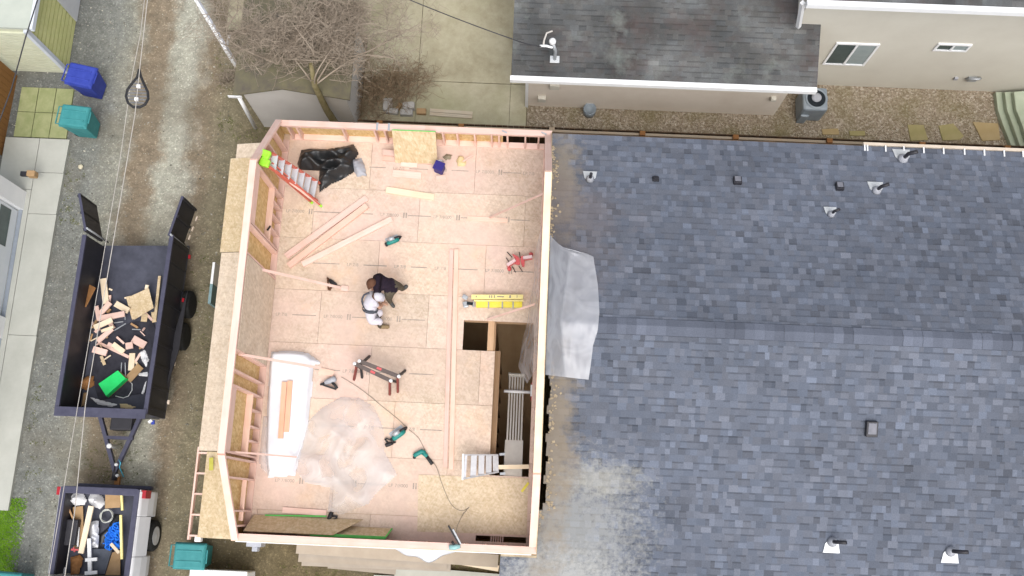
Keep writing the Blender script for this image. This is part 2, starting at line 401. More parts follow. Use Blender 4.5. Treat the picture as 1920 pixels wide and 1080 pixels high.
def plastic(name, amt, tint=(.80, .76, .77), streak=.3, bmp=.2):
    """sheet plastic: mostly see-through, milky where it creases"""
    m, t, b = newmat(name, .32, .45)
    b.inputs['Base Color'].default_value = (*tint, 1)
    tc = N(t, 'ShaderNodeTexCoord'); n = N(t, 'ShaderNodeTexNoise', Scale=.9, Detail=1.5, Roughness=.45); n.inputs['Distortion'].default_value = .9
    t.links.new(tc.outputs['Object'], n.inputs['Vector'])
    def ridge(src, wd):
        sb = N(t, 'ShaderNodeMath', operation='SUBTRACT'); sb.inputs[1].default_value = .5; t.links.new(src, sb.inputs[0])
        ab = N(t, 'ShaderNodeMath', operation='ABSOLUTE'); t.links.new(sb.outputs[0], ab.inputs[0])
        return ramp(t, ab.outputs[0], [(0, .85), (wd * 2.2, 0.0)]).outputs[0]
    n2 = N(t, 'ShaderNodeTexNoise', Scale=1.7, Detail=2, Roughness=.45); n2.inputs['Distortion'].default_value = 1.1; t.links.new(tc.outputs['Object'], n2.inputs['Vector'])
    ad = mixn(t, .6, ridge(n.outputs[0], .06), ridge(n2.outputs[0], .045), 'ADD')
    base = ramp(t, n2.outputs[0], [(.35, max(0, amt - .1)), (.65, min(1, amt + .1))]).outputs[0]
    fac = mixn(t, streak, base, ad, 'ADD')
    bump(t, b, ad, bmp, .02)
    cl = N(t, 'ShaderNodeClamp'); t.links.new(fac, cl.inputs[0])
    tr = N(t, 'ShaderNodeBsdfTransparent'); mx = N(t, 'ShaderNodeMixShader')
    t.links.new(cl.outputs[0], mx.inputs[0]); t.links.new(tr.outputs[0], mx.inputs[1]); t.links.new(b.outputs[0], mx.inputs[2])
    t.links.new(mx.outputs[0], t.nodes['Material Output'].inputs['Surface']); return m
PLAS = plastic('clear_sheeting', .25, (.74, .72, .73), .16, .15)
PLASR = plastic('milky_sheeting', .55, (.52, .53, .57), .04, .08)

# ---- ground: the lane's gravel, worn wheel tracks and damp soil (x runs across the lane)
def ground_mat():
    m, t, b = newmat('lane_gravel', .95, .15)
    tc = N(t, 'ShaderNodeTexCoord'); sx = N(t, 'ShaderNodeSeparateXYZ')
    n0 = N(t, 'ShaderNodeTexNoise', Scale=.9, Detail=6, Roughness=.65); t.links.new(tc.outputs['Object'], n0.inputs['Vector'])
    wob = N(t, 'ShaderNodeMath', operation='MULTIPLY_ADD'); wob.inputs[1].default_value = 1.7; wob.inputs[2].default_value = -.85
    t.links.new(n0.outputs[0], wob.inputs[0]); t.links.new(tc.outputs['Object'], sx.inputs[0])
    ad = N(t, 'ShaderNodeMath', operation='ADD'); t.links.new(sx.outputs[0], ad.inputs[0]); t.links.new(wob.outputs[0], ad.inputs[1])
    mr = N(t, 'ShaderNodeMapRange'); mr.inputs['From Min'].default_value = -8.5; mr.inputs['From Max'].default_value = -2.5
    t.links.new(ad.outputs[0], mr.inputs[0])
    ggrey, gpale, brn, olive = (.20, .205, .185), (.37, .365, .30), (.215, .172, .12), (.205, .18, .12)
    f = lambda x: (x + 8.5) / 6
    lane = ramp(t, mr.outputs[0], [(0, (.14, .145, .135)), (f(-7.2), ggrey), (f(-6.55), (.26, .255, .21)), (f(-6.1), brn), (f(-5.6), (.235, .192, .138)),
                                   (f(-5.25), gpale), (f(-4.75), (.35, .34, .28)), (f(-4.35), brn), (f(-3.8), olive), (1, (.13, .105, .06))]).outputs[0]
    n1 = N(t, 'ShaderNodeTexNoise', Scale=3.3, Detail=9, Roughness=.75); t.links.new(tc.outputs['Object'], n1.inputs['Vector'])
    col = mixn(t, .75, lane, ramp(t, n1.outputs[0], [(.3, .55), (.5, .95), (.7, 1.35)]).outputs[0], 'MULTIPLY')
    vo = N(t, 'ShaderNodeTexVoronoi', Scale=30); t.links.new(tc.outputs['Object'], vo.inputs['Vector'])
    sp = N(t, 'ShaderNodeSeparateColor'); t.links.new(vo.outputs['Color'], sp.inputs[0])
    col = mixn(t, .5, col, ramp(t, sp.outputs[0], [(0, .65), (.6, .95), (.88, 1.2), (1, 2.0)]).outputs[0], 'MULTIPLY')
    n2 = N(t, 'ShaderNodeTexNoise', Scale=.45, Detail=4); t.links.new(tc.outputs['Object'], n2.inputs['Vector'])
    col = mixn(t, ramp(t, n2.outputs[0], [(.5, 0.0), (.72, .55)]).outputs[0], col, (.135, .115, .082))
    t.links.new(col, b.inputs['Base Color']); bump(t, b, vo.outputs['Distance'], .3, .02)
    return m
def gravel_mat():
    m, t, b = newmat('brown_gravel', .95, .15)
    tc = N(t, 'ShaderNodeTexCoord')
    vo = N(t, 'ShaderNodeTexVoronoi', Scale=25); t.links.new(tc.outputs['Object'], vo.inputs['Vector'])
    sp = N(t, 'ShaderNodeSeparateColor'); t.links.new(vo.outputs['Color'], sp.inputs[0])
    col = ramp(t, sp.outputs[0], [(0, (.20, .155, .105)), (.35, (.27, .22, .16)), (.7, (.33, .275, .205)), (1, (.46, .405, .33))]).outputs[0]
    n2 = N(t, 'ShaderNodeTexNoise', Scale=1.1, Detail=5); t.links.new(tc.outputs['Object'], n2.inputs['Vector'])
    col = mixn(t, ramp(t, n2.outputs[0], [(.45, 0.0), (.72, .65)]).outputs[0], col, (.17, .145, .06))
    t.links.new(col, b.inputs['Base Color']); bump(t, b, vo.outputs['Distance'], .8, .04)
    return m
def drive_mat():
    m, t, b = newmat('mossy_driveway', .92, .15)
    tc = N(t, 'ShaderNodeTexCoord')
    n = N(t, 'ShaderNodeTexNoise', Scale=.7, Detail=8, Roughness=.7); t.links.new(tc.outputs['Object'], n.inputs['Vector'])
    col = ramp(t, n.outputs[0], [(.28, (.26, .225, .145)), (.5, (.40, .365, .255)), (.72, (.49, .45, .33))]).outputs[0]
    n1 = N(t, 'ShaderNodeTexNoise', Scale=9, Detail=8, Roughness=.75); t.links.new(tc.outputs['Object'], n1.inputs['Vector'])
    col = mixn(t, .4, col, ramp(t, n1.outputs[0], [(.3, .7), (.7, 1.15)]).outputs[0], 'MULTIPLY')
    n2 = N(t, 'ShaderNodeTexNoise', Scale=.4, Detail=4); t.links.new(tc.outputs['Object'], n2.inputs['Vector'])
    col = mixn(t, ramp(t, n2.outputs[0], [(.52, 0.0), (.75, .5)]).outputs[0], col, (.19, .21, .07))
    t.links.new(col, b.inputs['Base Color']); bump(t, b, n1.outputs[0], .2, .01)
    return m
GROUND, GRAVEL, DRIVE = ground_mat(), gravel_mat(), drive_mat()

# ------------------------------------------------------------------ setting: ground sheets
struct('ground', MB().box(-80, 90, -80, 80, G - .4, G), GROUND, loc=(0, 0, G))
def xy(l, z=G): return [(P(a, b, z).x, P(a, b, z).y) for a, b in l]
# driveway slabs with open joints between them
dr = MB()
for (x0, x1, y0, y1) in ((-.04, 1.42, 3.15, 4.88), (1.43, 3.98, 3.15, 4.88), (3.99, 4.44, 3.15, 4.88), (-.04, 1.42, 4.9, 6.19), (1.435, 3.98, 4.9, 9), (3.995, 4.44, 4.9, 9), (-4, 1.42, 6.2, 9)):
    dr.box(x0, x1, y0, y1, G - .05, G + .05)
struct('driveway', dr, DRIVE, loc=(2, 5, G))
struct('gravel_bed', MB().box(4.46, 30, 3.0, 6, G - .05, G + .012), GRAVEL, loc=(10, 4, G))
ap = MB()
ys = [2.75, 1.78, .62, -2.65, -7.05]
for i in range(4):
    ap.prism([(-7.86 - .02 * i, ys[i]), (-7.87 - .02 * (i + 1), ys[i + 1] + .012), (-8.66, ys[i + 1] + .012), (-8.66, ys[i])], G - .05, G + .1)
ap.box(-9.6, -8.675, 1.3, 2.75, G - .05, G + .1); ap.box(-14, -8.675, -8, 1.29, G - .05, G + .1)
struct('concrete_apron', ap, CONC, loc=(-8, -2, G))
pv = MB()
for i in range(3):
    for j in range(2):
        x = -9.42 + i * .485; y = 2.8 + j * .73
        pv.box(x, x + .465, y, y + .71, G - .05, G + .05, col=(random.uniform(.85, 1.1),) * 3 + (1,))
struct('paved_patch', pv, PAVE, loc=(-8.7, 3.5, G))
# grass by the apron's end
gr = MB()
for k in range(9500):
    q = xy([(random.uniform(-6, 66), random.uniform(935, 1075))])[0]
    px = (q[0] + 8.9) / 1.0
    if random.random() < max(0, (q[0] + 7.95) / .45): continue
    if q[0] < -7.98 and q[1] > -7.05: continue
    a = random.random() * 6.28; h = random.uniform(.02, .075); ww = random.uniform(.006, .013)
    d = V((math.cos(a), math.sin(a), 0)); b0 = V((q[0], q[1], G)); e = d.cross(V((0, 0, 1)))
    i0 = len(gr.v); gr.v += [tuple(b0 - e * ww), tuple(b0 + e * ww), tuple(b0 + d * h * .8 + V((0, 0, h)))]
    gr.face((i0, i0 + 1, i0 + 2))
GRASS = noisy('green_grass', (.115, .26, .015), (.22, .40, .03), 2.5, .8, .2, bs=0)
go = struct('grass', gr, GRASS, kind='stuff')
go['label'] = 'bright green grass at the end of the concrete apron'; go['category'] = 'grass'

stn = MB(); rw = random.Random(4)
for k in range(5200):
    q = xy([(rw.uniform(20, 430), rw.uniform(-10, 1090))])[0]
    if q[0] < -7.85 + .02 * (2.7 - q[1]) * -1 and -7.1 < q[1] < 2.8: continue
    if rw.random() > (.9 if q[0] < -6.4 else .45): continue
    r = abs(rw.gauss(0, .012)) + .008; a = rw.random() * 6; b0 = len(stn.v); t_ = rw.uniform(.5, 1.7) if rw.random() < .8 else rw.uniform(1.7, 2.6)
    stn.v += [(q[0] + r * math.cos(a + i * 1.571) * (1 if i % 2 else .7), q[1] + r * math.sin(a + i * 1.571) * (1 if i % 2 else .7), G) for i in range(4)] + [(q[0], q[1], G + r * .7)]
    for i in range(4): stn.face((b0 + i, b0 + (i + 1) % 4, b0 + 4), None, (t_, t_ * .97, t_ * .9, 1))
STN = noisy('stone_chips', (.17, .165, .15), (.24, .235, .21), 9, .95, .1, bs=0)
_t = STN.node_tree; _b = _t.nodes['Principled BSDF']; _l = _b.inputs['Base Color'].links[0].from_socket
_a = N(_t, 'ShaderNodeAttribute', attribute_name='Col'); _t.links.new(mixn(_t, 1.0, _l, _a.outputs['Color'], 'MULTIPLY'), _b.inputs['Base Color'])
o = struct('loose_stones', stn, STN, kind='stuff'); o['label'] = 'loose grey stone chips scattered over the lane'; o['category'] = 'gravel'
wd = MB()
for k in range(260):
    px, py = rw.choice(((rw.gauss(128, 10), rw.uniform(290, 420)), (rw.gauss(60, 12), rw.uniform(700, 960)), (rw.gauss(425, 14), rw.uniform(90, 260)), (rw.gauss(385, 12), rw.uniform(480, 850)), (rw.uniform(410, 500), rw.gauss(240, 15)), (rw.uniform(160, 260), rw.gauss(860, 30)), (rw.uniform(400, 900), rw.gauss(1072, 8))))
    q = xy([(px, py)])[0]
    if q[0] < -7.85 and q[1] < 2.8: continue
    for j in range(9):
        a = rw.random() * 6.28; h = rw.uniform(.015, .05); d = V((math.cos(a), math.sin(a), 0)); b0 = V((q[0] + rw.gauss(0, .04), q[1] + rw.gauss(0, .04), G)); e = d.cross(V((0, 0, 1))) * .008
        i0 = len(wd.v); wd.v += [tuple(b0 - e), tuple(b0 + e), tuple(b0 + d * h + V((0, 0, h)))]; wd.face((i0, i0 + 1, i0 + 2))
o = struct('weeds', wd, noisy('dull_weeds', (.09, .105, .03), (.16, .17, .06), 2, .9, .1, bs=0), kind='stuff'); o['label'] = 'low dull green weeds along the edges of the lane'; o['category'] = 'weeds'
q = xy([(152, 313)])[0]
pst = MB(); pst.lathe([(.06, 0), (.075, .03), (.05, .06), (0, .065)], (q[0], q[1], G), 7); solo('pale_stone', pst, noisy('pale_stone', (.5, .45, .32), (.6, .56, .42), 9), 'single pale stone on the lane beside the concrete apron', 'stone')

# ------------------------------------------------------------------ the framed storey
X0, X1, YF, YB = -1.2, 5.07, -7.34, 1.9       # outer faces of the framing
KN, HW = .85, 2.44                              # knee wall and gable wall heights
YK0, YK1 = -5.67, .34                           # where the gable's plates start to slope
house = thing('house_under_construction', 'open wood framed upper storey with bare OSB deck and no roof', 'house', (2, -2.7, G))
OPEN = [(3.27, 4.86, -3.04, -2.37), (4.0, 4.86, -5.77, -3.05)]
def split(r, cuts_x, cuts_y):
    xs = sorted({r[0], r[1], *[c for c in cuts_x if r[0] < c < r[1]]}); ysx = sorted({r[2], r[3], *[c for c in cuts_y if r[2] < c < r[3]]})
    return [(xs[i], xs[i + 1], ysx[j], ysx[j + 1]) for i in range(len(xs) - 1) for j in range(len(ysx) - 1)]
deck = MB()
seams = [1.9, .6096, -.6096, -1.8288, -3.048, -4.2672, -5.4864, -6.7056, -7.34]
offs = [.9, 2.1, 1.25, 0.02, 1.25, 1.86, .65, 1.5]
slot = (3.78, 4.86, -7.16, -7.04)
for r in range(8):
    x = X0 - 2.44 * 2 + (offs[r] - X0) % 2.4384
    while x < X1:
        a, b2 = max(x, X0), min(x + 2.4384, X1); x += 2.4384
        if b2 - a < .05: continue
        tone = random.uniform(.89, 1.05); col = (tone, tone * random.uniform(.975, 1.01), tone * random.uniform(.95, 1.01), 1)
        g = .003
        rect = (a + g, b2 - g, seams[r + 1] + g, seams[r] - g)
        for (p0, p1, q0, q1) in split(rect, (3.27, 4.0, 4.86, slot[0], slot[1]), (-2.37, -3.045, -5.77, slot[2], slot[3])):
            cx, cy = (p0 + p1) / 2, (q0 + q1) / 2
            if any(o[0] < cx < o[1] and o[2] < cy < o[3] for o in OPEN) or (slot[0] < cx < slot[1] and slot[2] < cy < slot[3]): continue
            deck.box(p0, p1, q0, q1, -.022, 0, col)
deck_o = deck.obj('floor_deck', FLOOR, house)
fr = MB()                                       # joists and rim under the deck
for k in range(16):
    y = YF + .04 + k * .6
    if y > YB: break
    if -5.75 < y < -2.4: fr.box(X0 + .02, 3.25 if y > -3.04 else 3.97, y - .02, y + .02, -.3, -.024)
    else: fr.box(X0 + .02, X1 - .02, y - .02, y + .02, -.3, -.024)
fr.box(X0, X0 + .04, YF, YB, -.3, -.024); fr.box(X1 - .04, X1, YF, YB, -.3, -.024)
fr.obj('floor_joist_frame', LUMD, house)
# printed lines and lettering along the sheets
def letters(txt, size, loc, rz, m, name, parent, zt=.0015):
    cu = bpy.data.curves.new('txt', 'FONT'); cu.body = txt; cu.size = size; cu.extrude = .0005
    o = bpy.data.objects.new('txt', cu); C.objects.link(o)
    bpy.context.view_layer.update()
    me = bpy.data.meshes.new_from_object(o.evaluated_get(bpy.context.evaluated_depsgraph_get()))
    bpy.data.objects.remove(o); bpy.data.curves.remove(cu)
    me.transform(Matrix.Translation(V(loc) - root_loc(parent)) @ Matrix.Rotation(rz, 4, 'Z'))
    me.materials.append(m); ob = bpy.data.objects.new(name, me); C.objects.link(ob); ob.parent = parent; return ob
cover = [(834, 862, 465, 885), (490, 590, 650, 900), (550, 725, 740, 965)]
for k in range(-1, 6):
    y = -1.2192 * k + .02 if k >= 0 else 1.16
    x = -.98 + (.35 if k % 2 else 0)
    while x < 4.6:
        run = random.uniform(.34, .62); full = random.random() < .45
        x0_ = x; x += .50 + (.14 if full else 0) + run + .05
        if any(o[0] - 1.25 < x0_ < o[1] and o[2] < y < o[3] for o in OPEN): continue
        letters('LP 7/8000' if full else 'LP 7/8', .105, (x0_, y - .035, .0012), 0, INK, 'printed_marking', deck_o)
        mk = MB(); xa_ = x0_ + (.53 if full else .38)
        if full:
            mk.box(xa_, xa_ + .03, y - .06, y + .07, .0012, .0022); mk.box(xa_ + .055, xa_ + .085, y - .06, y + .07, .0012, .0022); xa_ += .11
        x2 = min(xa_ + run, 4.8)
        if x2 > xa_ + .1: mk.box(xa_, x2, y - .008, y + .014, .0012, .0022)
        mk.obj('printed_marking', INK, deck_o)

# --- gable wall above the lane
tp = MB()
for dz in (0, -.04):
    tp.box(X0, X0 + .14, YK0, YK1, HW - .038 + dz, HW + dz)
slope_n = V((0, 1, 1)).normalized()
tp.beam((X0 + .07, YK1 + .01, HW - .055), (X0 + .07, YB - .02, KN - .02), .14, .07, up=slope_n)
tp.beam((X0 + .07, YK0 - .01, HW - .055), (X0 + .07, YF + .02, KN - .02), .14, .07, up=V((0, -1, 1)).normalized())
gw = tp.obj('gable_wall', LUM, house)
def topz(y):
    if y > YK1: return HW - (y - YK1) * (HW - KN) / (YB - YK1) - .09
    if y < YK0: return HW - (YK0 - y) * (HW - KN) / (YK0 - YF) - .09
    return HW - .078
MB().box(X0, X0 + .14, YF + .15, YB - .15, .001, .04).obj('bottom_plate', LUM, gw)
for y in (1.45, 1.02, .78, .30, -.95, -1.02, -1.62, -3.62, -4.02, -4.32, -5.62, -5.72, -6.1, -6.75, -7.05):
    t_ = topz(y)
    MB().box(X0 + .004, X0 + .138, y - .019, y + .019, .04, t_).obj('stud', LUM, gw)
for (ya, yb, zs, crip) in ((.28, -.93, .78, (.0, -.3, -.62)), (-4.34, -5.6, .80, (-4.65, -5.0, -5.3))):
    MB().box(X0 + .002, X0 + .139, yb, ya, zs, zs + .04).obj('window_sill', LUMP, gw)
    MB().box(X0 + .01, X0 + .13, yb, ya, 2.05, HW - .08).obj('header', LUM, gw)
    for yc in crip: MB().box(X0 + .004, X0 + .138, yc - .019, yc + .019, .04, zs).obj('cripple_stud', LUM, gw)
MB().box(X0 + .141, X0 + .152, -3.6, -1.66, .05, HW - .1).obj('inner_panel', OSBP, gw)
MB().box(X0 + .05, X0 + .139, -6.95, -6.12, .62, .66).obj('window_sill', LUMP, gw)
sh = MB()
sh.extr([(X0 - .001, YB, -.3), (X0 - .001, YB, KN - .03), (X0 - .001, YK1, HW - .03), (X0 - .001, YK0, HW - .03), (X0 - .001, YF, KN - .03), (X0 - .001, YF, -.3)], (-.012, 0, 0))
sh.obj('sheathing', OSBW, gw)
# --- knee wall at the fence side
kb = MB(); kb.box(X0 + .0, X1, YB - .14, YB, KN - .038, KN); kb.box(X0 + .15, X1 - .02, YB - .14, YB, KN - .078, KN - .0395)
kb.box(X0 + .3, 2.2, YB - .139, YB - .001, KN, KN + .012)
kw = kb.obj('knee_wall', LUM, house)
MB().box(X0 + .15, X1 - .15, YB - .14, YB, .001, .04).obj('bottom_plate', LUM, kw)
for px in (536, 553, 700, 719, 742, 829, 856, 889, 921, 935, 951, 985, 1010, 640):
    q = P(px, 262, KN - .1); MB().box(q.x - .019, q.x + .019, YB - .138, YB - .002, .04, KN - .08).obj('stud', LUM, kw)
MB().box(X0 - .013, 3.95, YB + .001, YB + .012, -.3, KN - .02).obj('sheathing', OSBW, kw)
st = MB()                                       # metal straps over the plate
for px in (707, 729): 
    q = P(px, 240, KN + .014); st.box(q.x - .025, q.x + .025, YB - .16, YB + .02, KN + .013, KN + .018)
for px in (946, 1020):
    q = P(px, 246, KN); st.beam((q.x - .06, YB - .05, KN + .012), (q.x + .06, YB - .10, KN + .012), .03, .02)
st.obj('metal_strap', STEEL, kw)
# --- knee wall at the front
kb = MB(); kb.box(X0, X1, YF, YF + .14, KN - .038, KN); kb.box(X0 + .15, X1 - .02, YF, YF + .14, KN - .078, KN - .0395)
kf = kb.obj('knee_wall', LUM, house)
MB().box(X0 + .15, X1 - .15, YF, YF + .14, .001, .04).obj('bottom_plate', LUM, kf)
for k in range(15):
    x = X0 + .3 + k * .41
    MB().box(x - .019, x + .019, YF + .002, YF + .138, .04, KN - .08).obj('stud', LUM, kf)
MB().box(X0 - .013, X1, YF - .012, YF - .001, -.3, KN - .02).obj('sheathing', OSBY, kf)
# --- wall beside the old roof
tp = MB()
for dz in (0, -.04): tp.box(X1 - .155, X1 - .012, YK0 - .1, YK1, HW - .038 + dz, HW + dz)
pw = tp.obj('party_wall', LUMY, house)
MB().beam((X1 - .08, YK1 + .01, HW - .055), (X1 - .08, YB - .16, KN + .03), .15, .07, up=slope_n).obj('sloping_plate', LUM, pw)
tp = MB()
tp.beam((X1 - .08, YK0 - .11, HW - .055), (X1 - .08, YF + .16, KN + .03), .15, .07, up=V((0, -1, 1)).normalized())
tp.obj('sloping_plate', LUM, pw)
MB().box(X1 - .155, X1 - .012, -2.3, YB - .15, .001, .04).obj('bottom_plate', LUM, pw)
for k in range(20):
    y = YB - .35 - k * .45
    if y < YF + .3: break
    MB().box(X1 - .153, X1 - .014, y - .019, y + .019, .04, topz(y)).obj('stud', LUM, pw)
MB().extr([(X1 - .011, YB, -.3), (X1 - .011, YB, KN - .03), (X1 - .011, YK1, HW - .03), (X1 - .011, YK0, HW - .03), (X1 - .011, YF, KN - .03), (X1 - .011, YF, -.3)], (.011, 0, 0)).obj('sheathing', OSBY, pw)
# --- pent roof along the lane at deck level
pent = MB(); ZI, ZO = -.02, -.34
def pz(x): return ZI + (X0 - x) / 1.27 * (ZO - ZI)
def pentpanel(mb, x0, x1, y0, y1, lift=0, th=.012, skew=0):
    mb.hexa([(x0, y0 + skew, pz(x0) - th + lift), (x1, y0, pz(x1) - th + lift), (x1, y1, pz(x1) - th + lift), (x0, y1 + skew, pz(x0) - th + lift),
             (x0, y0 + skew, pz(x0) + lift), (x1, y0, pz(x1) + lift), (x1, y1, pz(x1) + lift), (x0, y1 + skew, pz(x0) + lift)])
pentpanel(pent, -2.47, -1.214, -5.5, -.96)
pent_o = pent.obj('pent_roof', OSBP, house)
mb = MB(); pentpanel(mb, -2.38, -1.214, 1.36, 1.72); mb.obj('sheathing_panel', OSBP, pent_o)
for y0, y1, x0, lf in ((-.95, 1.35, -2.50, .03), (-7.36, -5.52, -2.26, .004)):
    mb = MB(); pentpanel(mb, x0, -1.214, y0, y1, lf); mb.obj('sheathing_panel', OSBY, pent_o)
mb = MB()
for y0, y1 in ((-7.42, -5.42),): mb.hexa([(-2.5, y0, pz(-2.5) - .14), (-2.46, y0, pz(-2.5) - .14), (-2.46, y1, pz(-2.5) - .14), (-2.5, y1, pz(-2.5) - .14), (-2.5, y0, pz(-2.5)), (-2.46, y0, pz(-2.5)), (-2.46, y1, pz(-2.5)), (-2.5, y1, pz(-2.5))])
mb.obj('fascia_board', LUM, pent_o)
for k in range(5):
    y = -5.55 - k * .445
    MB().beam((-2.46, y, pz(-2.46) - .07), (-1.215, y, pz(-1.215) - .085), .04, .135).obj('rafter_tail', LUM, pent_o)
# --- ground floor below
gwm = MB()
gwm.box(X0, X0 + .14, YF, YB, G, -.301); gwm.box(X1 - .14, X1, YF, YB, G, -.301)
gwm.box(X0 + .14, X1 - .14, YB - .14, YB, G, -.301); gwm.box(X0 + .14, X1 - .14, YF, YF + .14, G, -.301)
gwm.obj('ground_floor_wall', OSBW, house)
MB().box(X0 + .14, X1 - .14, YF + .14, YB - .14, G - .02, G + .03).obj('ground_floor_slab', BROWNF, house)
sw = MB()
sw.box(4.0, 4.12, -5.765, -3.0, -.30, -.26)
for k in range(8): sw.box(4.015, 4.115, -5.7 + k * .37, -5.66 + k * .37, G + .03, -.30)
sw.box(3.96, 4.0, -5.765, -2.39, G + .03, -.03)
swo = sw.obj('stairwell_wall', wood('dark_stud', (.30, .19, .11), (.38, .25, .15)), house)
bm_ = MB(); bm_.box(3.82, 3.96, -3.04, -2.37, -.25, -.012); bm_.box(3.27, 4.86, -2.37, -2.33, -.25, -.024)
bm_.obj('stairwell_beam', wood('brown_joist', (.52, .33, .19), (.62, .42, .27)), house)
sl = MB()
for k in range(6): sl.box(4.1 + k * .05, 4.12 + k * .05, -7.16, -7.04, -.1, -.03)
sl.obj('vent_slat', LUM, house)
# white wrap torn loose under the front plate, meter box and bracket on the front wall
def flap(u, v):
    x = 2.1 + u * 1.25; y = YF - .02 - v * .2 * (.25 + math.sin(u * 3.14) ** 1.2 * (1 + .25 * math.sin(u * 13))); 
    return (x, y, .55 - v * .5 + .05 * math.sin(u * 17))
MB().grid(flap, 30, 6).obj('loose_house_wrap', WRAP, house, solid=.002)
MB().box(X0 + .05, X1 - .1, YF - .035, YF - .013, -.28, .72).obj('house_wrap', WRAP, house)
mt = MB(); q = P(480, 1020, -.4); mt.box(q.x - .16, q.x + .16, YF - .16, YF - .036, -.6, -.2); mt.box(q.x - .05, q.x + .07, YF - .26, YF - .16, -.5, -.28)
mt.obj('meter_box', GREYP, house, bevel=.01)
mt = MB(); q = P(372, 1006, -.5); mt.box(q.x - .07, q.x + .07, YF - .12, YF + .0, -.62, -.45); mt.obj('eave_light', WHITE, house, bevel=.02)

# ------------------------------------------------------------------ shingle laying
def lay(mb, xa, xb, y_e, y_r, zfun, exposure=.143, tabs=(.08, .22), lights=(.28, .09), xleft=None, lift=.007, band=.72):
    """courses of tabs from eave y_e to ridge y_r; every tab a real raised piece with its own tone"""
    sgn = 1 if y_r > y_e else -1
    rows = int(abs(y_r - y_e) / exposure) + 1
    for r in range(rows):
        ya = y_e + sgn * r * exposure; yb = ya + sgn * (exposure + .03)
        if (yb - y_r) * sgn > 0: yb = y_r
        x = (xleft((ya + yb) / 2) if xleft else xa) - random.random() * .1; x00 = xleft((ya + yb) / 2) if xleft else xa
        while x < xb:
            wd = random.uniform(*tabs); x1 = min(x + wd, xb); xs_ = max(x, x00); x += wd
            if x1 - xs_ < .01: continue
            k = random.random(); hi = random.random() < .5
            tone = random.gauss(1.0, .06)
            if k < lights[0]: tone *= random.uniform(1.12, 1.34)
            elif k < lights[0] + lights[1]: tone *= random.uniform(.74, .88)
            warm = random.uniform(-.03, .03)
            col = (tone * (1 + warm), tone, tone * (1 - warm), 1)
            h = lift * (1.7 if hi else .8)
            za, zb = zfun(ya), zfun(yb)
            if sgn > 0: pts = [(xs_, ya), (x1, ya), (x1, yb), (xs_, yb)]; zz = [za + h, za + h, zb + .001, zb + .001]
            else: pts = [(xs_, yb), (x1, yb), (x1, ya), (xs_, ya)]; zz = [zb + .001, zb + .001, za + h, za + h]
            b = len(mb.v)
            mb.v += [(p[0], p[1], z) for p, z in zip(pts, zz)]
            mb.face((b, b + 1, b + 2, b + 3), None, col)
            e = (0, 1) if sgn > 0 else (2, 3)
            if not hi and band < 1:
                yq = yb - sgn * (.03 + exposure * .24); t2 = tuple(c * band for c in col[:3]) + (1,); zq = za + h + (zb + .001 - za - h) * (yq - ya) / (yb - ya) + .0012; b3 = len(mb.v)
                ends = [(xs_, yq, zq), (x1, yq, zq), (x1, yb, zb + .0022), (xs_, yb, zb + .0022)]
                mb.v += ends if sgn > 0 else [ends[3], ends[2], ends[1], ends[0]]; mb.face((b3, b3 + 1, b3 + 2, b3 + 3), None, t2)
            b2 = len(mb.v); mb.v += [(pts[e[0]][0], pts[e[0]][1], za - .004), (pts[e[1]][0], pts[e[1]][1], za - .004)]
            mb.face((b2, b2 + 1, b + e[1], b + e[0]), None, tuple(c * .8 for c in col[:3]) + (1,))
    return mb

# ------------------------------------------------------------------ the long shingled house
RZ, RY, RS = 1.5, -2.62, .309
def rz(y): return RZ - RS * abs(y - RY)
sh_h = thing('shingled_house', 'long low house under a blue grey shingle roof with a central ridge', 'house', (16, -2.6, G))
def dust_and_sheen(t, tc, col):  # dust and stains, plus the corner's pale sheen painted into the shingle colour
    def blot(cx, cy, rx, ry, c, amt, sc, lo=.42, hi=.68):
        mp = N(t, 'ShaderNodeMapping'); mp.inputs['Location'].default_value = (-(cx - 16) / rx, -(cy + 2.6) / ry, 0); mp.inputs['Scale'].default_value = (1 / rx, 1 / ry, 0)
        t.links.new(tc.outputs['Object'], mp.inputs[0])
        ln = N(t, 'ShaderNodeVectorMath', operation='LENGTH'); t.links.new(mp.outputs[0], ln.inputs[0])
        n = N(t, 'ShaderNodeTexNoise', Scale=sc, Detail=7, Roughness=.75); t.links.new(tc.outputs['Object'], n.inputs['Vector'])
        ml = N(t, 'ShaderNodeMath', operation='MULTIPLY_ADD'); ml.inputs[1].default_value = -.32; t.links.new(ln.outputs['Value'], ml.inputs[0]); t.links.new(n.outputs[0], ml.inputs[2])
        return ramp(t, ml.outputs[0], [(lo - .3, 0.0), (hi - .3, amt)]).outputs[0], c
    out = col
    for a in ((5.9, -6.9, 1.5, 1.5, (.40, .40, .37), .42, 9), (6.4, -5.75, .9, .35, (.40, .39, .34), .4, 6), (5.7, -8.0, 1.5, .8, (.42, .42, .40), .5, 11), (5.3, -5.2, .55, 3.0, (.24, .20, .15), .75, 1.8), (5.35, .9, .45, 1.6, (.27, .23, .18), .7, 2.6), (5.5, -.3, 1.3, 1.5, (.17, .145, .145), .45, 1.2)):
        f, c = blot(*a[:4], a[4], a[5], a[6]); out = mixn(t, f, out, c)
    return out
SHING = shingle_mat('blue_grey_shingles', (.110, .123, .155), dust_and_sheen, pscale=.3, pamt=.25)
def xl_back(y): return 5.10
def xl_front(y):
    if y < -7.42: return 4.32
    if -6.45 < y < -3.45: return 5.215 + .03 * math.sin(y * 9) + .02 * math.sin(y * 23)
    return 5.10
mb = lay(MB(), 5.1, 20.5, 2.17, RY + .05, rz, xleft=xl_back, band=.84); mb.obj('roof_slope', SHING, sh_h)
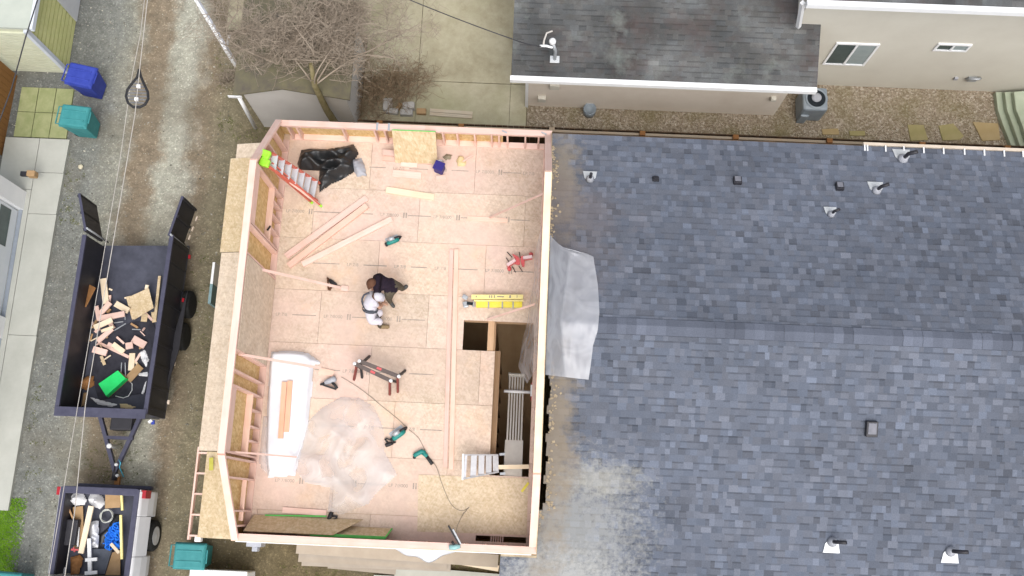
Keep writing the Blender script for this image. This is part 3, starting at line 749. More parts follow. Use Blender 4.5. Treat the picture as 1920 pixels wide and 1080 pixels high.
mb = lay(MB(), 5.1, 20.5, -9.2, RY - .05, rz, xleft=xl_front); mb.obj('roof_slope', SHING, sh_h)
und = MB()
for (x0, y0, y1) in ((5.09, RY, 2.16), (5.09, -3.4, RY), (5.25, -6.5, -3.4), (5.09, -7.4, -6.5), (4.33, -9.19, -7.4)):
    und.hexa([(x0, y0, rz(y0) - .05), (20.5, y0, rz(y0) - .05), (20.5, y1, rz(y1) - .05), (x0, y1, rz(y1) - .05),
              (x0, y0, rz(y0) - .006), (20.5, y0, rz(y0) - .006), (20.5, y1, rz(y1) - .006), (x0, y1, rz(y1) - .006)])
und.obj('roof_board', UNDER, sh_h)
cap = MB(); x = 5.12
while x < 20.4:
    wd = .205; tone = random.gauss(1, .08) * (1.22 if random.random() < .25 else (.85 if random.random() < .25 else 1)); col = (tone, tone, tone * 1.02, 1)
    b = len(cap.v); h = random.choice((.022, .034))
    cap.v += [(x, RY - .19, rz(RY - .19) + h), (x + wd, RY - .19, rz(RY - .19) + h + .003), (x + wd, RY, RZ + h + .006), (x, RY, RZ + h + .003), (x + wd, RY + .15, rz(RY + .15) + h + .003), (x, RY + .15, rz(RY + .15) + h)]
    cap.face((b, b + 1, b + 2, b + 3), None, col); cap.face((b + 3, b + 2, b + 4, b + 5), None, col)
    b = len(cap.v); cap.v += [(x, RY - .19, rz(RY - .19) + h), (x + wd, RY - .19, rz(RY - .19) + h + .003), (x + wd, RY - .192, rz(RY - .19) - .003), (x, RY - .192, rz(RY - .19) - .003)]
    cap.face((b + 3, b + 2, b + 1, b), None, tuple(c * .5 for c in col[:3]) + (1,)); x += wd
cap.obj('ridge_cap', SHING, sh_h)
wl = MB(); wl.box(X1 + .15, 20.3, 1.7, 1.85, G, rz(1.85) - .06); wl.box(X1 + .15, 20.3, -8.3, -8.15, G, rz(8.3 * -1) - .06); wl.box(20.15, 20.3, -8.15, 1.7, G, -.3)
wl.obj('outer_wall', STUCCO2, sh_h)
fl = MB()                                       # torn felt edge beside the framing
for k in range(260):
    y = random.uniform(-6.9, 1.8)
    if -2.4 < y < -.6 and random.random() < .8: continue
    x = (5.11 if not -6.45 < y < -3.45 else 5.24) + abs(random.gauss(0, .075)); s_ = random.uniform(.015, .055)
    fl.obox((x, y, rz(y) + .016), s_, s_ * random.uniform(.5, 1.6), .006, random.random() * 3, rx=random.uniform(-.15, .15), ry=random.uniform(-.2, .2))
fl.obj('torn_felt', UNDER, sh_h)['kind'] = 'stuff'
# gutter with hangers over part of the rear eave
gt = MB(); q = P(1618, 268, .02); gx = q.x
gt.box(gx, 20.5, 2.18, 2.25, -.05, .065); gto = gt.obj('gutter', noisy('tan_gutter', (.50, .42, .33), (.58, .50, .42), 3, .6, .3, bs=0), sh_h)
for px in (1620, 1625, 1659, 1693, 1730, 1767, 1806, 1843, 1880, 1915):
    q = P(px, 272, .03); mb = MB(); mb.box(q.x - .015, q.x + .015, 2.03, 2.18, .06, .082); mb.obj('gutter_hanger', WHITE, gto)
fx = MB(); fx.box(5.1, gx - .01, 2.172, 2.19, -.12, .02); fx.obj('fascia', FENW, sh_h)
# roof vents: base flashing, pipe, box
FLASH = noisy('white_flashing', (.48, .50, .52), (.58, .60, .61), 9, .4, .5, .1, bs=.02)
def roof_frame(x, y):
    s_ = -RS if y > RY else RS
    u = V((1, 0, 0)); vv = V((0, 1, s_)).normalized(); return V((x, y, rz(y))), u, vv, u.cross(vv)
def pipe_vent(px, py, sc, back, elbow=None):
    z = 0.5
    for _ in range(8): q = P(px, py, z); z = rz(q.y)
    o, u, vv, n = roof_frame(q.x, q.y); d = -1 if not back else 1
    f = MB(); wv = .17 * sc; hv = .30 * sc
    base = [o + u * (sx * wv) + vv * (sy * d) + n * .03 for sx, sy in ((-1, hv * .55), (1, hv * .55), (.8, -.02), (.45, -hv * .35), (-.45, -hv * .35), (-.8, -.02))]
    f.extr(base if d < 0 else base[::-1], -n * .012)
    fo = f.obj('vent_flashing', FLASH, sh_h)
    m_ = MB(); c = o - vv * (.06 * sc * d)
    m_.lathe([(.105 * sc, 0.0), (.085 * sc, .05), (.062 * sc, .12), (.045 * sc, .13)], c + V((0, 0, .03)), 16); m_.obj('vent_collar', GREYP, fo)
    p_ = MB(); top = c + V((0, 0, .42 * sc)) + (V(elbow) * sc if elbow else V((0, 0, 0)))
    p_.tube([c, c + V((0, 0, .3 * sc)), top], .038 * sc, 10); p_.obj('vent_pipe', BLACKM, fo)
pipe_vent(1106, 333, .95, True); pipe_vent(1691, 294, 1.2, True, (.12, .0, 0)); pipe_vent(1642, 354, 1.05, True, (.12, .02, 0)); pipe_vent(1557, 399, .85, True, (.1, .02, 0))
pipe_vent(1559, 1021, 1.05, False, (.16, 0, 0)); pipe_vent(1781, 1039, 1.1, False, (.16, 0, 0))
def box_vent(px, py, w_, l_, h_, mtop):
    z = .5
    for _ in range(8): q = P(px, py, z); z = rz(q.y)
    o, u, vv, n = roof_frame(q.x, q.y)
    M = [o + u * sx * w_ / 2 + vv * sy * l_ / 2 + n * hz for hz in (.0, h_) for sx, sy in ((-1, -1), (1, -1), (1, 1), (-1, 1))]
    vo = MB().hexa(M).obj('roof_vent', BLACKM, sh_h, bevel=.012)
    M = [o + u * sx * w_ * .36 + vv * (sy * l_ * .36 + .015) + n * (h_ + hz) for hz in (.001, .012) for sx, sy in ((-1, -1), (1, -1), (1, 1), (-1, 1))]
    MB().hexa(M).obj('vent_lid', mtop, vo, bevel=.006)
LIDG = noisy('grey_vent_lid', (.14, .145, .17), (.20, .20, .23), 9, .6, .3, bs=.05)
for px, py, a, b2, c in ((1229, 337, .15, .12, .06), (1382, 341, .19, .19, .10), (1573, 352, .18, .19, .10), (1632, 803, .24, .33, .12)):
    box_vent(px, py, a, b2, c, LIDG if px != 1229 else BLACKM)

# ------------------------------------------------------------------ plastic draped over the party wall
poly = [(1029, 440), (1052, 462), (1075, 478), (1115, 477), (1121, 530), (1124, 580), (1120, 612), (1112, 640), (1107, 680), (1102, 711), (1065, 703), (1040, 700), (1017, 699)]
def drape(u, v):
    py = 440 + v * 262
    right = [(440, 1030), (462, 1053), (477, 1112), (530, 1121), (580, 1124), (612, 1121), (640, 1112), (680, 1107), (711, 1102)]
    for (a, xa), (b, xb) in zip(right, right[1:]):
        if a <= py <= b: xr = xa + (xb - xa) * (py - a) / (b - a); break
    else: xr = 1102
    xl_ = 1030 - v * 14
    px = xl_ + (xr - xl_) * u
    wl_ = X1 + .01
    z0 = 1.45
    for _ in range(6): q = P(px, py + u * 10 * v, z0); z0 = max(rz(q.y) + .065, 2.36 - (q.x - wl_) * 2.6)
    z0 += .03 * noise.noise(V((q.x * 3, q.y * 2.2, 0))) * (1 if q.x > 5.4 else .2) + .02 * noise.noise(V((q.x * 9, q.y * 4, 3)))
    return (max(q.x, wl_), q.y, z0)
pl = MB(); pl.grid(drape, 30, 46)
def drape_in(u, v):                             # the flap hanging inside
    y = -.75 - v * 3.0
    wd = .10 + .27 * min(1, max(0, (v - .1) / .75)) ** 1.5
    if v > .88: wd *= 1 - (v - .88) * 5
    z = 2.35 - u * 2.3
    return (X1 - .17 - wd * u - .012 * math.sin(v * 21) * u, y, z)
pl.grid(drape_in, 10, 46, m=1)
solo('plastic_sheet', pl, [PLASR, PLAS], 'milky plastic sheet draped over the long wall onto the dark shingles', 'plastic sheet')

# ------------------------------------------------------------------ stucco house behind the fence
st_h = thing('stucco_house', 'beige stucco house with a low grey roofed wing and a taller wall', 'house', (11, 7, G))
WZ0, WY0, WS = -.42, 3.82, .30
def wz(y): return WZ0 + (y - WY0) * WS
def moss(t, tc, col):
    for sc, c, lo, hi, amt in ((.75, (.085, .062, .058), .50, .66, .6), (1.1, (.19, .21, .195), .54, .72, .55), (2.6, (.06, .058, .045), .56, .72, .5)):
        mp = N(t, 'ShaderNodeMapping'); mp.inputs['Location'].default_value = (sc * 7, sc * 3, 0); t.links.new(tc.outputs['Object'], mp.inputs[0])
        n = N(t, 'ShaderNodeTexNoise', Scale=sc, Detail=7, Roughness=.7); t.links.new(mp.outputs[0], n.inputs['Vector'])
        col = mixn(t, ramp(t, n.outputs[0], [(lo, 0.0), (hi, amt)]).outputs[0], col, c)
    return col
ROOFW = shingle_mat('weathered_grey_shingles', (.088, .09, .09), moss, pscale=.6, pamt=.9)
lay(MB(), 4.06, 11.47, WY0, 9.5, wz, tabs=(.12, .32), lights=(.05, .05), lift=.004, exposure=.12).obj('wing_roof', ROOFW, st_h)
ub = MB(); ub.hexa([(4.06, WY0, wz(WY0) - .1), (11.47, WY0, wz(WY0) - .1), (11.47, 9.5, wz(9.5) - .1), (4.06, 9.5, wz(9.5) - .1), (4.06, WY0, wz(WY0) - .006), (11.47, WY0, wz(WY0) - .006), (11.47, 9.5, wz(9.5) - .006), (4.06, 9.5, wz(9.5) - .006)])
ub.obj('roof_board', UNDER, st_h)
gt = MB(); gt.box(4.03, 11.47, WY0 - .13, WY0 - .004, WZ0 - .15, WZ0 + .012); gt.obj('gutter', WHITE, st_h, bevel=.01)
wm = MB(); wm.box(4.48, 11.17, 4.3, 5.24, G, WZ0 - .02); wingw = wm.obj('wing_wall', STUCCO, st_h)
MB().box(4.40, 4.478, 4.24, 4.32, G, WZ0 - .15).obj('downspout', WHITE, st_h)
for px, py, r in ((1040, 158, .13), (1016, 182, .11), (1450, 182, .07)):
    q = PY(px, py, 4.29); MB().box(q.x - r, q.x + r, 4.18, 4.299, q.z - r, q.z + r).obj('wall_vent_hood', STUCCO2, wingw, bevel=.02)
mw = MB(); mw.box(10.9, 22, 5.25, 9.5, G, 2.05); main = mw.obj('main_wall', STUCCO2, st_h)
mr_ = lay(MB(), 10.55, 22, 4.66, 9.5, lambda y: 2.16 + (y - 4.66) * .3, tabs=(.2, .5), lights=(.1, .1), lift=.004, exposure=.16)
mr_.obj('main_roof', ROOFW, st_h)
MB().hexa([(10.55, 4.66, 2.0), (22, 4.66, 2.0), (22, 9.5, 3.4), (10.55, 9.5, 3.4), (10.55, 4.66, 2.15), (22, 4.66, 2.15), (22, 9.5, 3.6), (10.55, 9.5, 3.6)]).obj('roof_board', UNDER, st_h)
MB().box(10.5, 22, 4.53, 4.655, 2.0, 2.17).obj('gutter', WHITE, st_h, bevel=.01)
a = P(1505, 5, 1.9); b = P(1497, 50, .2)
MB().beam(a, b, .09, .09).obj('downspout', WHITE, st_h)
def window(q0, q1, q2, q3, panes, nm='window'):
    """wall opening between the four corners (top left, top right, bottom right, bottom left) on the main wall"""
    x0 = (q0.x + q3.x) / 2; x1 = (q1.x + q2.x) / 2; z1 = (q0.z + q1.z) / 2; z0 = (q2.z + q3.z) / 2; t_ = .055
    f = MB(); f.box(x0, x1, 5.205, 5.249, z1 - t_, z1); f.box(x0, x1, 5.205, 5.249, z0, z0 + t_)
    f.box(x0, x0 + t_, 5.205, 5.249, z0 + t_, z1 - t_); f.box(x1 - t_, x1, 5.205, 5.249, z0 + t_, z1 - t_)
    xm = (x0 + x1) / 2; f.box(xm - t_ / 2, xm + t_ / 2, 5.205, 5.249, z0 + t_, z1 - t_)
    fo = f.obj('window', WHITE, main)
    MB().box(x0 + t_, xm - t_ / 2, 5.228, 5.247, z0 + t_, z1 - t_).obj('pane', panes[0], fo); MB().box(xm + t_ / 2, x1 - t_, 5.228, 5.247, z0 + t_, z1 - t_).obj('pane', panes[1], fo)
window(*[PY(*q, 5.25) for q in ((1568, 79), (1647, 81), (1624, 121), (1541, 119))], (GLASS, GLASSL))
window(*[PY(*q, 5.25) for q in ((1757, 80), (1822, 82), (1813, 95), (1750, 93))], (GLASS, GLASSL))
q = PY(1826, 143, 5.25); hb = MB()
hb.tube([(q.x - .16, 5.2, q.z - .1), (q.x - .1, 5.12, q.z + .08), (q.x + .06, 5.12, q.z + .12), (q.x + .17, 5.2, q.z)], .035, 8); hb.box(q.x - .12, q.x + .1, 5.16, 5.249, q.z - .16, q.z - .02)
hb.obj('hose_bib', STEEL, main)
q = PY(1792, 146, 5.25); MB().box(q.x - .05, q.x + .05, 5.2, 5.249, q.z - .06, q.z + .06).obj('outlet_box', GREYP, main, bevel=.01)
# service mast on the wing roof
o = P(1040, 112, wz(4.2)); o.z = wz(o.y)
mm = MB(); mm.box(o.x - .115, o.x + .115, o.y - .09, o.y + .1, o.z + .0, o.z + .03)
mast = mm.obj('service_mast', FLASH, st_h, bevel=.008)
hd = P(1036, 78, o.z + .75)
MB().tube([(o.x, o.y, o.z + .02), (o.x, o.y + .01, o.z + .45), (hd.x, hd.y, o.z + .72)], .04, 10).obj('mast_pipe', STEEL, mast)
MB().lathe([(.03, -.09), (.075, -.05), (.085, .03), (.05, .09), (.01, .11)], (hd.x, hd.y, o.z + .75), 14).obj('weather_head', WHITE, mast)
lp = [P(x, y, z) for x, y, z in ((1036, 58, .75), (1025, 62, .72), (1020, 76, .66), (1019, 86, .64))]
MB().tube(lp, .022, 7).obj('drip_loop', CABLE, mast); MB().tube([P(1012, 86, .64), P(1024, 86, .64), P(1036, 89, .6)], .03, 7).obj('insulator', WHITE, mast)

# overhead lines
def wire(name, pts, r, m, label, cat='cable', sag=0, group=None):
    out = []
    for i in range(len(pts) - 1):
        a, b = V(pts[i]), V(pts[i + 1])
        for k in range(10):
            t = k / 10; q = a.lerp(b, t); q.z -= sag * 4 * t * (1 - t); out.append(q)
    out.append(V(pts[-1])); return solo(name, MB().tube(out, r, 6), m, label, cat, group)
wire('service_cable', [P(745, -10, 1.9), P(960, 73, 1.2), P(1014, 87, .66)], .012, CABLED, 'thin dark service cable running to the mast on the grey wing roof', sag=.05)
ZW = 4.2
wire('overhead_cable', [P(278, -14, ZW + .3), P(263, 120, ZW), P(253, 215, ZW), P(160, 760, ZW - .2), P(140, 960, ZW - .3), P(88, 1300, ZW - .5)], .0075, CABLE, 'pale cable over the lane carrying the dark teardrop slack loop')
wire('overhead_cable', [P(272, -10, ZW - .4), P(264, 60, ZW - .45), P(246, 150, ZW - .5), P(225, 300, ZW - .6), P(146, 760, ZW - .9), P(90, 1090, ZW - 1.1)], .006, CABLE, 'thinner cable over the lane, passing left of the teardrop slack loop')
wire('overhead_cable', [P(74, -12, 3.4), P(48, 70, 3.2), P(22, 165, 3.0), P(-3, 232, 2.9)], .014, CABLED, 'dark cable crossing above the cream sided shed corner')
lpz = ZW - .06
loop = thing('cable_slack_loop', 'dark teardrop shaped slack loop frame hanging on the lane cable', 'cable loop', P(256, 180, lpz))
pts = [(261, 130), (264, 143), (270, 157), (277, 172), (278, 185), (272, 196), (262, 201), (250, 201), (240, 193), (236, 181), (239, 168), (248, 156), (257, 145), (261, 130)]
MB().tube([P(x, y, lpz) for x, y in pts], .026, 7, cap=False).obj('loop_frame', TOOLB, loop)
mesh = MB()
for k in range(9):
    y = 150 + k * 6; h = [4, 10, 15, 18, 19, 19, 17, 13, 6][k]
    mesh.beam(P(257 - h, y, lpz), P(257 + h, y + 1, lpz), .03, .004)
mesh.obj('loop_web', noisy('grey_web', (.12, .12, .13), (.2, .2, .2), 9, .8, .2, bs=0), loop)
for x, y in ((260, 162), (256, 186)):
    q = P(x, y, lpz + .03); MB().box(q.x - .035, q.x + .035, q.y - .035, q.y + .035, q.z - .03, q.z + .03).obj('cable_clamp', WHITE, loop, bevel=.01)

# ------------------------------------------------------------------ fence behind the shingled house
fen = thing('board_fence', 'dark board fence with flat cap and rust brown posts behind the shingled roof', 'fence', (9, 2.9, G))
FB, FE = .2, 20.4
b = MB(); x = FB
while x < FE:
    b.box(x, x + .135, 2.95, 2.972, G + .03, -1.52 - random.random() * .015); b.box(x, x + .135, 2.80, 2.822, G + .03, -1.56 - random.random() * .015); x += .141
b.obj('fence_boards', FENW, fen)
MB().box(FB, FE, 2.855, 2.92, -1.62, -1.555).obj('cap_rail', OLDW, fen)
MB().box(FB, FE, 2.83, 2.94, -2.9, -2.82).obj('bottom_rail', FENW, fen)
for px, py in ((712, 222), (865, 229), (1035, 236), (1205, 245), (1380, 255), (1556, 261), (1730, 268), (1890, 275)):
    q = P(px, py, -1.47); MB().box(q.x - .07, q.x + .07, 2.825, 2.945, G, -1.46).obj('fence_post', RUSTW if px != 1035 else OLDW, fen, bevel=.006)

# AC unit, bucket, stepping stones, pale steps
ac = thing('air_conditioner', 'blue grey outdoor AC unit with round fan grille under the white gutter', 'air conditioner', (11.95, 4.45, G))
ca = P(1529, 186, G + .82)
MB().box(ca.x - .32, ca.x + .34, ca.y - .29, ca.y + .36, G + .02, G + .8).obj('cabinet', ACM, ac, bevel=.07)
MB().lathe([(.30, .0), (.30, .018), (.245, .022), (.24, .002)], (ca.x + .03, ca.y + .03, G + .8), 28).obj('fan_ring', ACM, ac)
MB().lathe([(.238, .0), (.238, .012)], (ca.x + .03, ca.y + .03, G + .801), 28).obj('fan_well', DARKG, ac)
fm = MB(); fm.lathe([(.13, .015), (.13, .03), (.06, .045)], (ca.x + .03, ca.y + .05, G + .805), 20); fm.obj('fan_hub', GREYP, ac)
MB().box(ca.x - .3, ca.x - .08, ca.y - .36, ca.y - .295, G + .02, G + .5).obj('service_cover', ACM, ac, bevel=.02)
q = P(1106, 204, G + .3)
bk = MB(); bk.lathe([(.13, 0), (.16, .02), (.175, .3), (.155, .31), (.12, .22), (.0, .2)], (q.x, q.y, G + .012), 20)
solo('bucket', bk, ACM, 'round blue grey bucket on gravel against the low beige wall', 'bucket')
for i, (pts, m_, lab) in enumerate((
    ([(1702, 233), (1732, 234), (1741, 262), (1708, 264)], STONE, 'mossy yellow green flagstone second from the left of the larger stones'),
    ([(1760, 235), (1788, 231), (1808, 255), (1800, 262), (1768, 263)], STONE, 'mossy olive flagstone beside the tan stone on gravel'),
    ([(1824, 228), (1872, 231), (1876, 262), (1842, 264), (1834, 247)], STONEO, 'large tan flagstone nearest the pale green curved steps'),
    ([(1541, 242), (1572, 240), (1574, 252), (1543, 252)], STONEO, 'small tan flagstone against the fence near the AC unit'),
    ([(1592, 245), (1622, 245), (1623, 254), (1594, 254)], STONE, 'small mossy flagstone half hidden by the fence'))):
    po = [(q.x, q.y) for q in (P(*p_, G + .05) for p_ in pts)]
    if min(p_[1] for p_ in po) < 3.0: po = [(x, max(y, 2.99)) for x, y in po]
    solo('flagstone', MB().prism(po, G - .02, G + .045), m_, lab, 'stepping stone', 'flagstones in the gravel bed', bevel=.012)
stp = MB()
for k in range(3):
    zz = G + .16 * (k + 1)
    edge = [(1867 + k * 17, 172), (1871 + k * 17, 205), (1880 + k * 18, 232), (1896 + k * 16, 272)]
    po = [(P(*e, zz).x, P(*e, zz).y) for e in edge]; po = [(x, max(2.99, min(y, 5.24))) for x, y in po] + [(18.6, 2.99), (18.6, 5.24)]
    stp.prism(po, G + .16 * k, zz)
solo('curved_steps', stp, GREENP, 'pale green curved low steps at the end of the gravel bed', 'steps', bevel=.02)

# ------------------------------------------------------------------ shed, tree and clutter behind the framing
shed = thing('garden_shed', 'grey gable shed under a mossy dark roof behind bare branches', 'shed', (-1.3, 4.6, G))
L, Rr, Pk = P(440, 168, -.95), P(655, 176, -.95), P(531, 161, -.6)
yw = 3.38
xl0, xr0, xp = L.x + .05, Rr.x - .05, Pk.x
ze, zp = -1.0, -.55
sw = MB(); sw.extr([(xl0 + .1, yw, G), (xr0 - .08, yw, G), (xr0 - .08, yw, ze), (xp, yw, zp), (xl0 + .1, yw, ze)], (0, .12, 0))
sw.box(xl0 + .1, xl0 + .2, yw + .121, 6.0, G, ze - .03); sw.box(xr0 - .18, xr0 - .08, yw + .121, 5.7, G, ze - .03)
sw.obj('shed_wall', noisy('grey_shed_wall', (.50, .475, .445), (.58, .555, .525), .9, .9, .15, bs=.2), shed)
SHR = noisy('mossy_dark_roof', (.115, .10, .085), (.185, .17, .10), 2.6, .95, .1, bs=.5, bd=.02, detail=9)
rf = MB(); yR = 5.75
rf.hexa([(xl0 - .1, yw - .12, ze - .05), (xp, yw - .12, zp + .0), (xp, yR + .2, zp), (xl0 - .1, yR + .3, ze - .05), (xl0 - .1, yw - .12, ze + .0), (xp, yw - .12, zp + .05), (xp, yR + .2, zp + .05), (xl0 - .1, yR + .3, ze)])
rf.hexa([(xp + .001, yw - .12, zp), (xr0 + .06, yw - .12, ze - .05), (xr0 + .06, yR, ze - .05), (xp + .001, yR + .2, zp), (xp + .001, yw - .12, zp + .05), (xr0 + .06, yw - .12, ze), (xr0 + .06, yR, ze), (xp + .001, yR + .2, zp + .05)])
rf.obj('shed_roof', SHR, shed)
MB().box(xl0 - .22, xl0 + .12, yw - .15, yw - .125, ze - .1, ze - .0).obj('fascia', WHITE, shed)
a = P(447, 180, -1.1); b = P(479, 240, -2.7)
MB().tube([a, a.lerp(b, .35) + V((.01, -.02, 0)), a.lerp(b, .4), b], .05, 8).obj('downspout', WHITE, shed)
bw = thing('bare_tree', 'bare brown tree with mossy trunk spreading over the shed roof', 'tree', P(643, 262, G))
tb = P(643, 262, G); t1 = P(612, 205, -1.6); t2 = P(590, 160, -.25)
tr = MB(); tr.tube([tb, tb.lerp(t1, .5) + V((.04, 0, 0)), t1, t2, P(583, 120, .35)], [.11, .10, .09, .075, .05], 10)
trunk = tr.obj('trunk', BARK, bw)
tw = MB(); rt = random.Random(3)
def branch(p, d, ln, r, depth, mb, spread=.75, kids=(6, 5, 4, 3, 2), flat=.3, ylim=None):
    pts = [p]; q = p.copy(); dd = d.copy(); n = 5 if depth < 2 else 3
    for k in range(n):
        dd = (dd + V((rt.gauss(0, .24), rt.gauss(0, .24), rt.gauss(.0, .1)))).normalized(); q = q + dd * ln / n; pts.append(q.copy())
    mb.tube(pts, [max(r * (1 - .6 * k / n), .004) for k in range(n + 1)], 6 if depth < 1 else 3, cap=False)
    if depth >= len(kids): return
    for k in range(kids[depth]):
        t = rt.uniform(.15, 1.0); i = min(int(t * n), n - 1); o_ = pts[i].lerp(pts[i + 1], t * n - i)
        nd = (dd * .5 + V((rt.gauss(0, spread), rt.gauss(0, spread), rt.gauss(.08, flat)))).normalized()
        l2 = ln * rt.uniform(.45, .78)
        if ylim and (o_ + nd * l2).y < ylim: continue
        branch(o_, nd, l2, max(r * .5, .0042), depth + 1, mb, spread, kids, flat, ylim)
tips = [(455, 95, .3), (470, 60, .5), (450, 15, .7), (520, 20, .8), (560, 60, .5), (575, -10, 1.0), (620, 30, .7), (660, 80, .5), (640, 5, .8), (700, 40, .6), (740, 110, .2), (530, 110, .2), (600, 100, .5), (430, 60, .3), (590, 20, .6), (680, 10, .6), (760, 60, .4), (720, -10, .7), (545, 40, .9)]
for i, (tx, ty, z) in enumerate(tips):
    st_ = [t2, P(640, 110, .0), P(520, 120, -.1), P(560, 100, .1), P(600, 80, .3)][i % 5]; b = P(tx, ty, z); m1 = st_.lerp(b, .5) + V((rt.gauss(0, .5), rt.gauss(0, .35), .25))
    ln = spline([st_, m1, b], 5); tw.tube(ln, [.020 * (1 - .75 * k / (len(ln) - 1)) + .005 for k in range(len(ln))], 6, cap=False)
    for k in range(12):
        o_ = ln[rt.randrange(2, len(ln))]; d = V((rt.gauss(0, 1), rt.gauss(0, 1), rt.gauss(.05, .4))).normalized(); l2 = rt.uniform(.45, 1.15)
        if (o_ + d * l2).y < 3.5: continue
        branch(o_, d, l2, .011, 2, tw, .8, kids=(0, 0, 5, 3, 2), ylim=3.5)
for k in range(70):
    o_ = P(rt.uniform(445, 665), rt.uniform(85, 158), rt.uniform(-.45, .1)); d = V((rt.gauss(0, 1), rt.gauss(.3, 1), rt.gauss(.1, .3))).normalized()
    if o_.y > 3.45: branch(o_, d, rt.uniform(.4, .8), .010, 2, tw, .8, kids=(0, 0, 3, 3, 1), ylim=3.4)
tw.obj('crown', TWIG, bw)
def shrub(px, py, rad, h, n, m_, label, seed, fl=.6):
    global rt; rt = random.Random(seed); base = P(px, py, G); sroot = thing('bare_shrub', label, 'shrub', base, 'bare shrubs beside the driveway')
    s_ = MB()
    for k in range(n):
        a = rt.random() * 6.28; d = V((math.cos(a) * fl, math.sin(a) * fl, rt.uniform(.4, 1))).normalized()
        branch(base + V((rt.gauss(0, rad * .45), rt.gauss(0, rad * .3), 0)), d, h * rt.uniform(.5, .9), .012, 2, s_)
    s_.obj('twigs', m_, sroot)
shrub(712, 178, .75, 1.3, 34, TWIGB, 'dense brown twiggy shrub right of the shed corner', 5); shrub(755, 168, .6, .9, 22, TWIGB, 'low brown twiggy shrub at the edge of the driveway', 8, .9)
shrub(668, 205, .25, .9, 10, TWIGB, 'upright bare shrub between the shed wall and the fence', 11)
shrub(445, 150, .2, .7, 7, TWIG, 'small bare shrub at the lane corner of the shed', 12)
# concrete rubble and two planks
for i, (px, py, l, w_, h_, r_, m_, lab) in enumerate((
    (727, 196, .26, .34, .2, .1, CONCB, 'leaning grey concrete block next to the dark hole by the fence'),
    (735, 208, .34, .16, .14, -.1, CONCB, 'low grey concrete block lying against the fence boards'),
    (766, 198, .32, .2, .2, .06, CONCB, 'upper pale concrete block of the stacked pair'),
    (762, 211, .34, .16, .16, .02, CONCB, 'lower pale concrete block of the stacked pair'),
    (748, 200, .22, .10, .12, 1.1, CARD, 'tan broken chunk wedged between the concrete blocks'),
    (790, 209, .26, .16, .12, .0, CARD, 'tan chunk between the concrete blocks and the planks'))):
    q = P(px, py, G + h_); solo('rubble_block', MB().obox((q.x, max(q.y, 3.08), G + h_ / 2 + (0.05 if q.x > .25 else 0)), l, w_, h_, r_), m_, lab, 'rubble', 'rubble beside the fence', bevel=.015)
for dy, lab in ((0, 'pale weathered plank on the driveway, nearer the shed roof side'), (-.105, 'pale weathered plank on the driveway, nearer the fence')):
    a, b = P(806, 206, G + .1), P(886, 212, G + .1)
    solo('plank', MB().beam((a.x, a.y + dy, G + .07), (b.x, b.y + dy, G + .07), .095, .04), wood('grey_plank', (.42, .36, .27), (.52, .46, .36)), lab, 'plank', 'planks on the driveway')
# white rail fence along the lane
lf = thing('vinyl_rail', 'white and grey rail fence running beside the lane at the top', 'fence', P(400, 50, G))
a, b = P(360, -14, G + 1), P(424, 92, G + 1)
MB().beam(a, b, .12, .14).obj('top_rail', WHITE, lf); MB().beam(a - V((-.09, .05, .06)), b - V((-.09, .05, .06)), .05, .9).obj('panel', GREYP, lf)
q = P(427, 78, G + 1); MB().beam((b.x - .02, b.y + .0, G + .98), (q.x + .02, q.y + .2, G + .98), .06, .06).obj('short_rail', WHITE, lf)
MB().box(b.x - .05, b.x + .05, b.y - .05, b.y + .05, G, G + 1.1).obj('post', WHITE, lf)

# ------------------------------------------------------------------ left side buildings
cs = thing('sided_shed', 'cream and yellow lap sided shed with pale roof at the lane corner', 'shed', (-9, 6, G))
cx, cy = P(127, 136, G).x, P(127, 136, G).y
TOPZ = -.95
fw = MB(); fw.box(cx - 3.2, cx - .07, cy + .04, cy + .12, G, TOPZ)
k = 0; z = G + .02
while z < TOPZ - .14:
    fw.hexa([(cx - 3.2, cy - .02, z), (cx - .07, cy - .02, z), (cx - .07, cy + .04, z), (cx - 3.2, cy + .04, z), (cx - 3.2, cy - .008, z + .12), (cx - .07, cy - .008, z + .12), (cx - .07, cy + .04, z + .12), (cx - 3.2, cy + .04, z + .12)]); z += .19
fw.obj('front_siding', CREAM, cs)
sw = MB(); sw.box(cx - .12, cx - .06, cy + .13, cy + 4, G, TOPZ); z = G + .02
while z < TOPZ - .14:
    sw.hexa([(cx - .06, cy + .1, z), (cx + .012, cy + .1, z), (cx + .012, cy + 4, z), (cx - .06, cy + 4, z), (cx - .06, cy + .1, z + .12), (cx, cy + .1, z + .12), (cx, cy + 4, z + .12), (cx - .06, cy + 4, z + .12)]); z += .2
sw.obj('side_siding', YSIDE, cs)
MB().box(cx - .07, cx + .03, cy - .03, cy + .09, G, TOPZ).obj('corner_trim', noisy('blue_white_trim', (.50, .54, .60), (.58, .61, .66), 3, .6, .3, bs=0), cs)
rf = MB(); rc = P(54, 53, TOPZ + .1)
rf.box(cx - 3.4, rc.x, rc.y, cy + 4, TOPZ + .02, TOPZ + .1); ro = rf.obj('roof', noisy('cream_roof', (.40, .43, .38), (.46, .49, .43), 2, .7, .25, bs=.05), cs)
MB().box(rc.x + .001, rc.x + .09, rc.y - .01, cy + 4, TOPZ - .04, TOPZ + .11).obj('fascia', noisy('blue_white_fascia', (.58, .63, .70), (.66, .70, .76), 3, .6, .3, bs=0), ro)
gd = MB(); q0 = PX(152, 50, cx + .03); gd.box(cx + .013, cx + .05, q0.y, q0.y + 2.2, G + .03, G + 1.5); gd.obj('garage_door', noisy('grey_door', (.46, .47, .49), (.54, .55, .56), 3, .6, .3, bs=0), cs)
bf = MB(); a, b = P(33, 142, G), P(4, 292, G)
n_ = 14
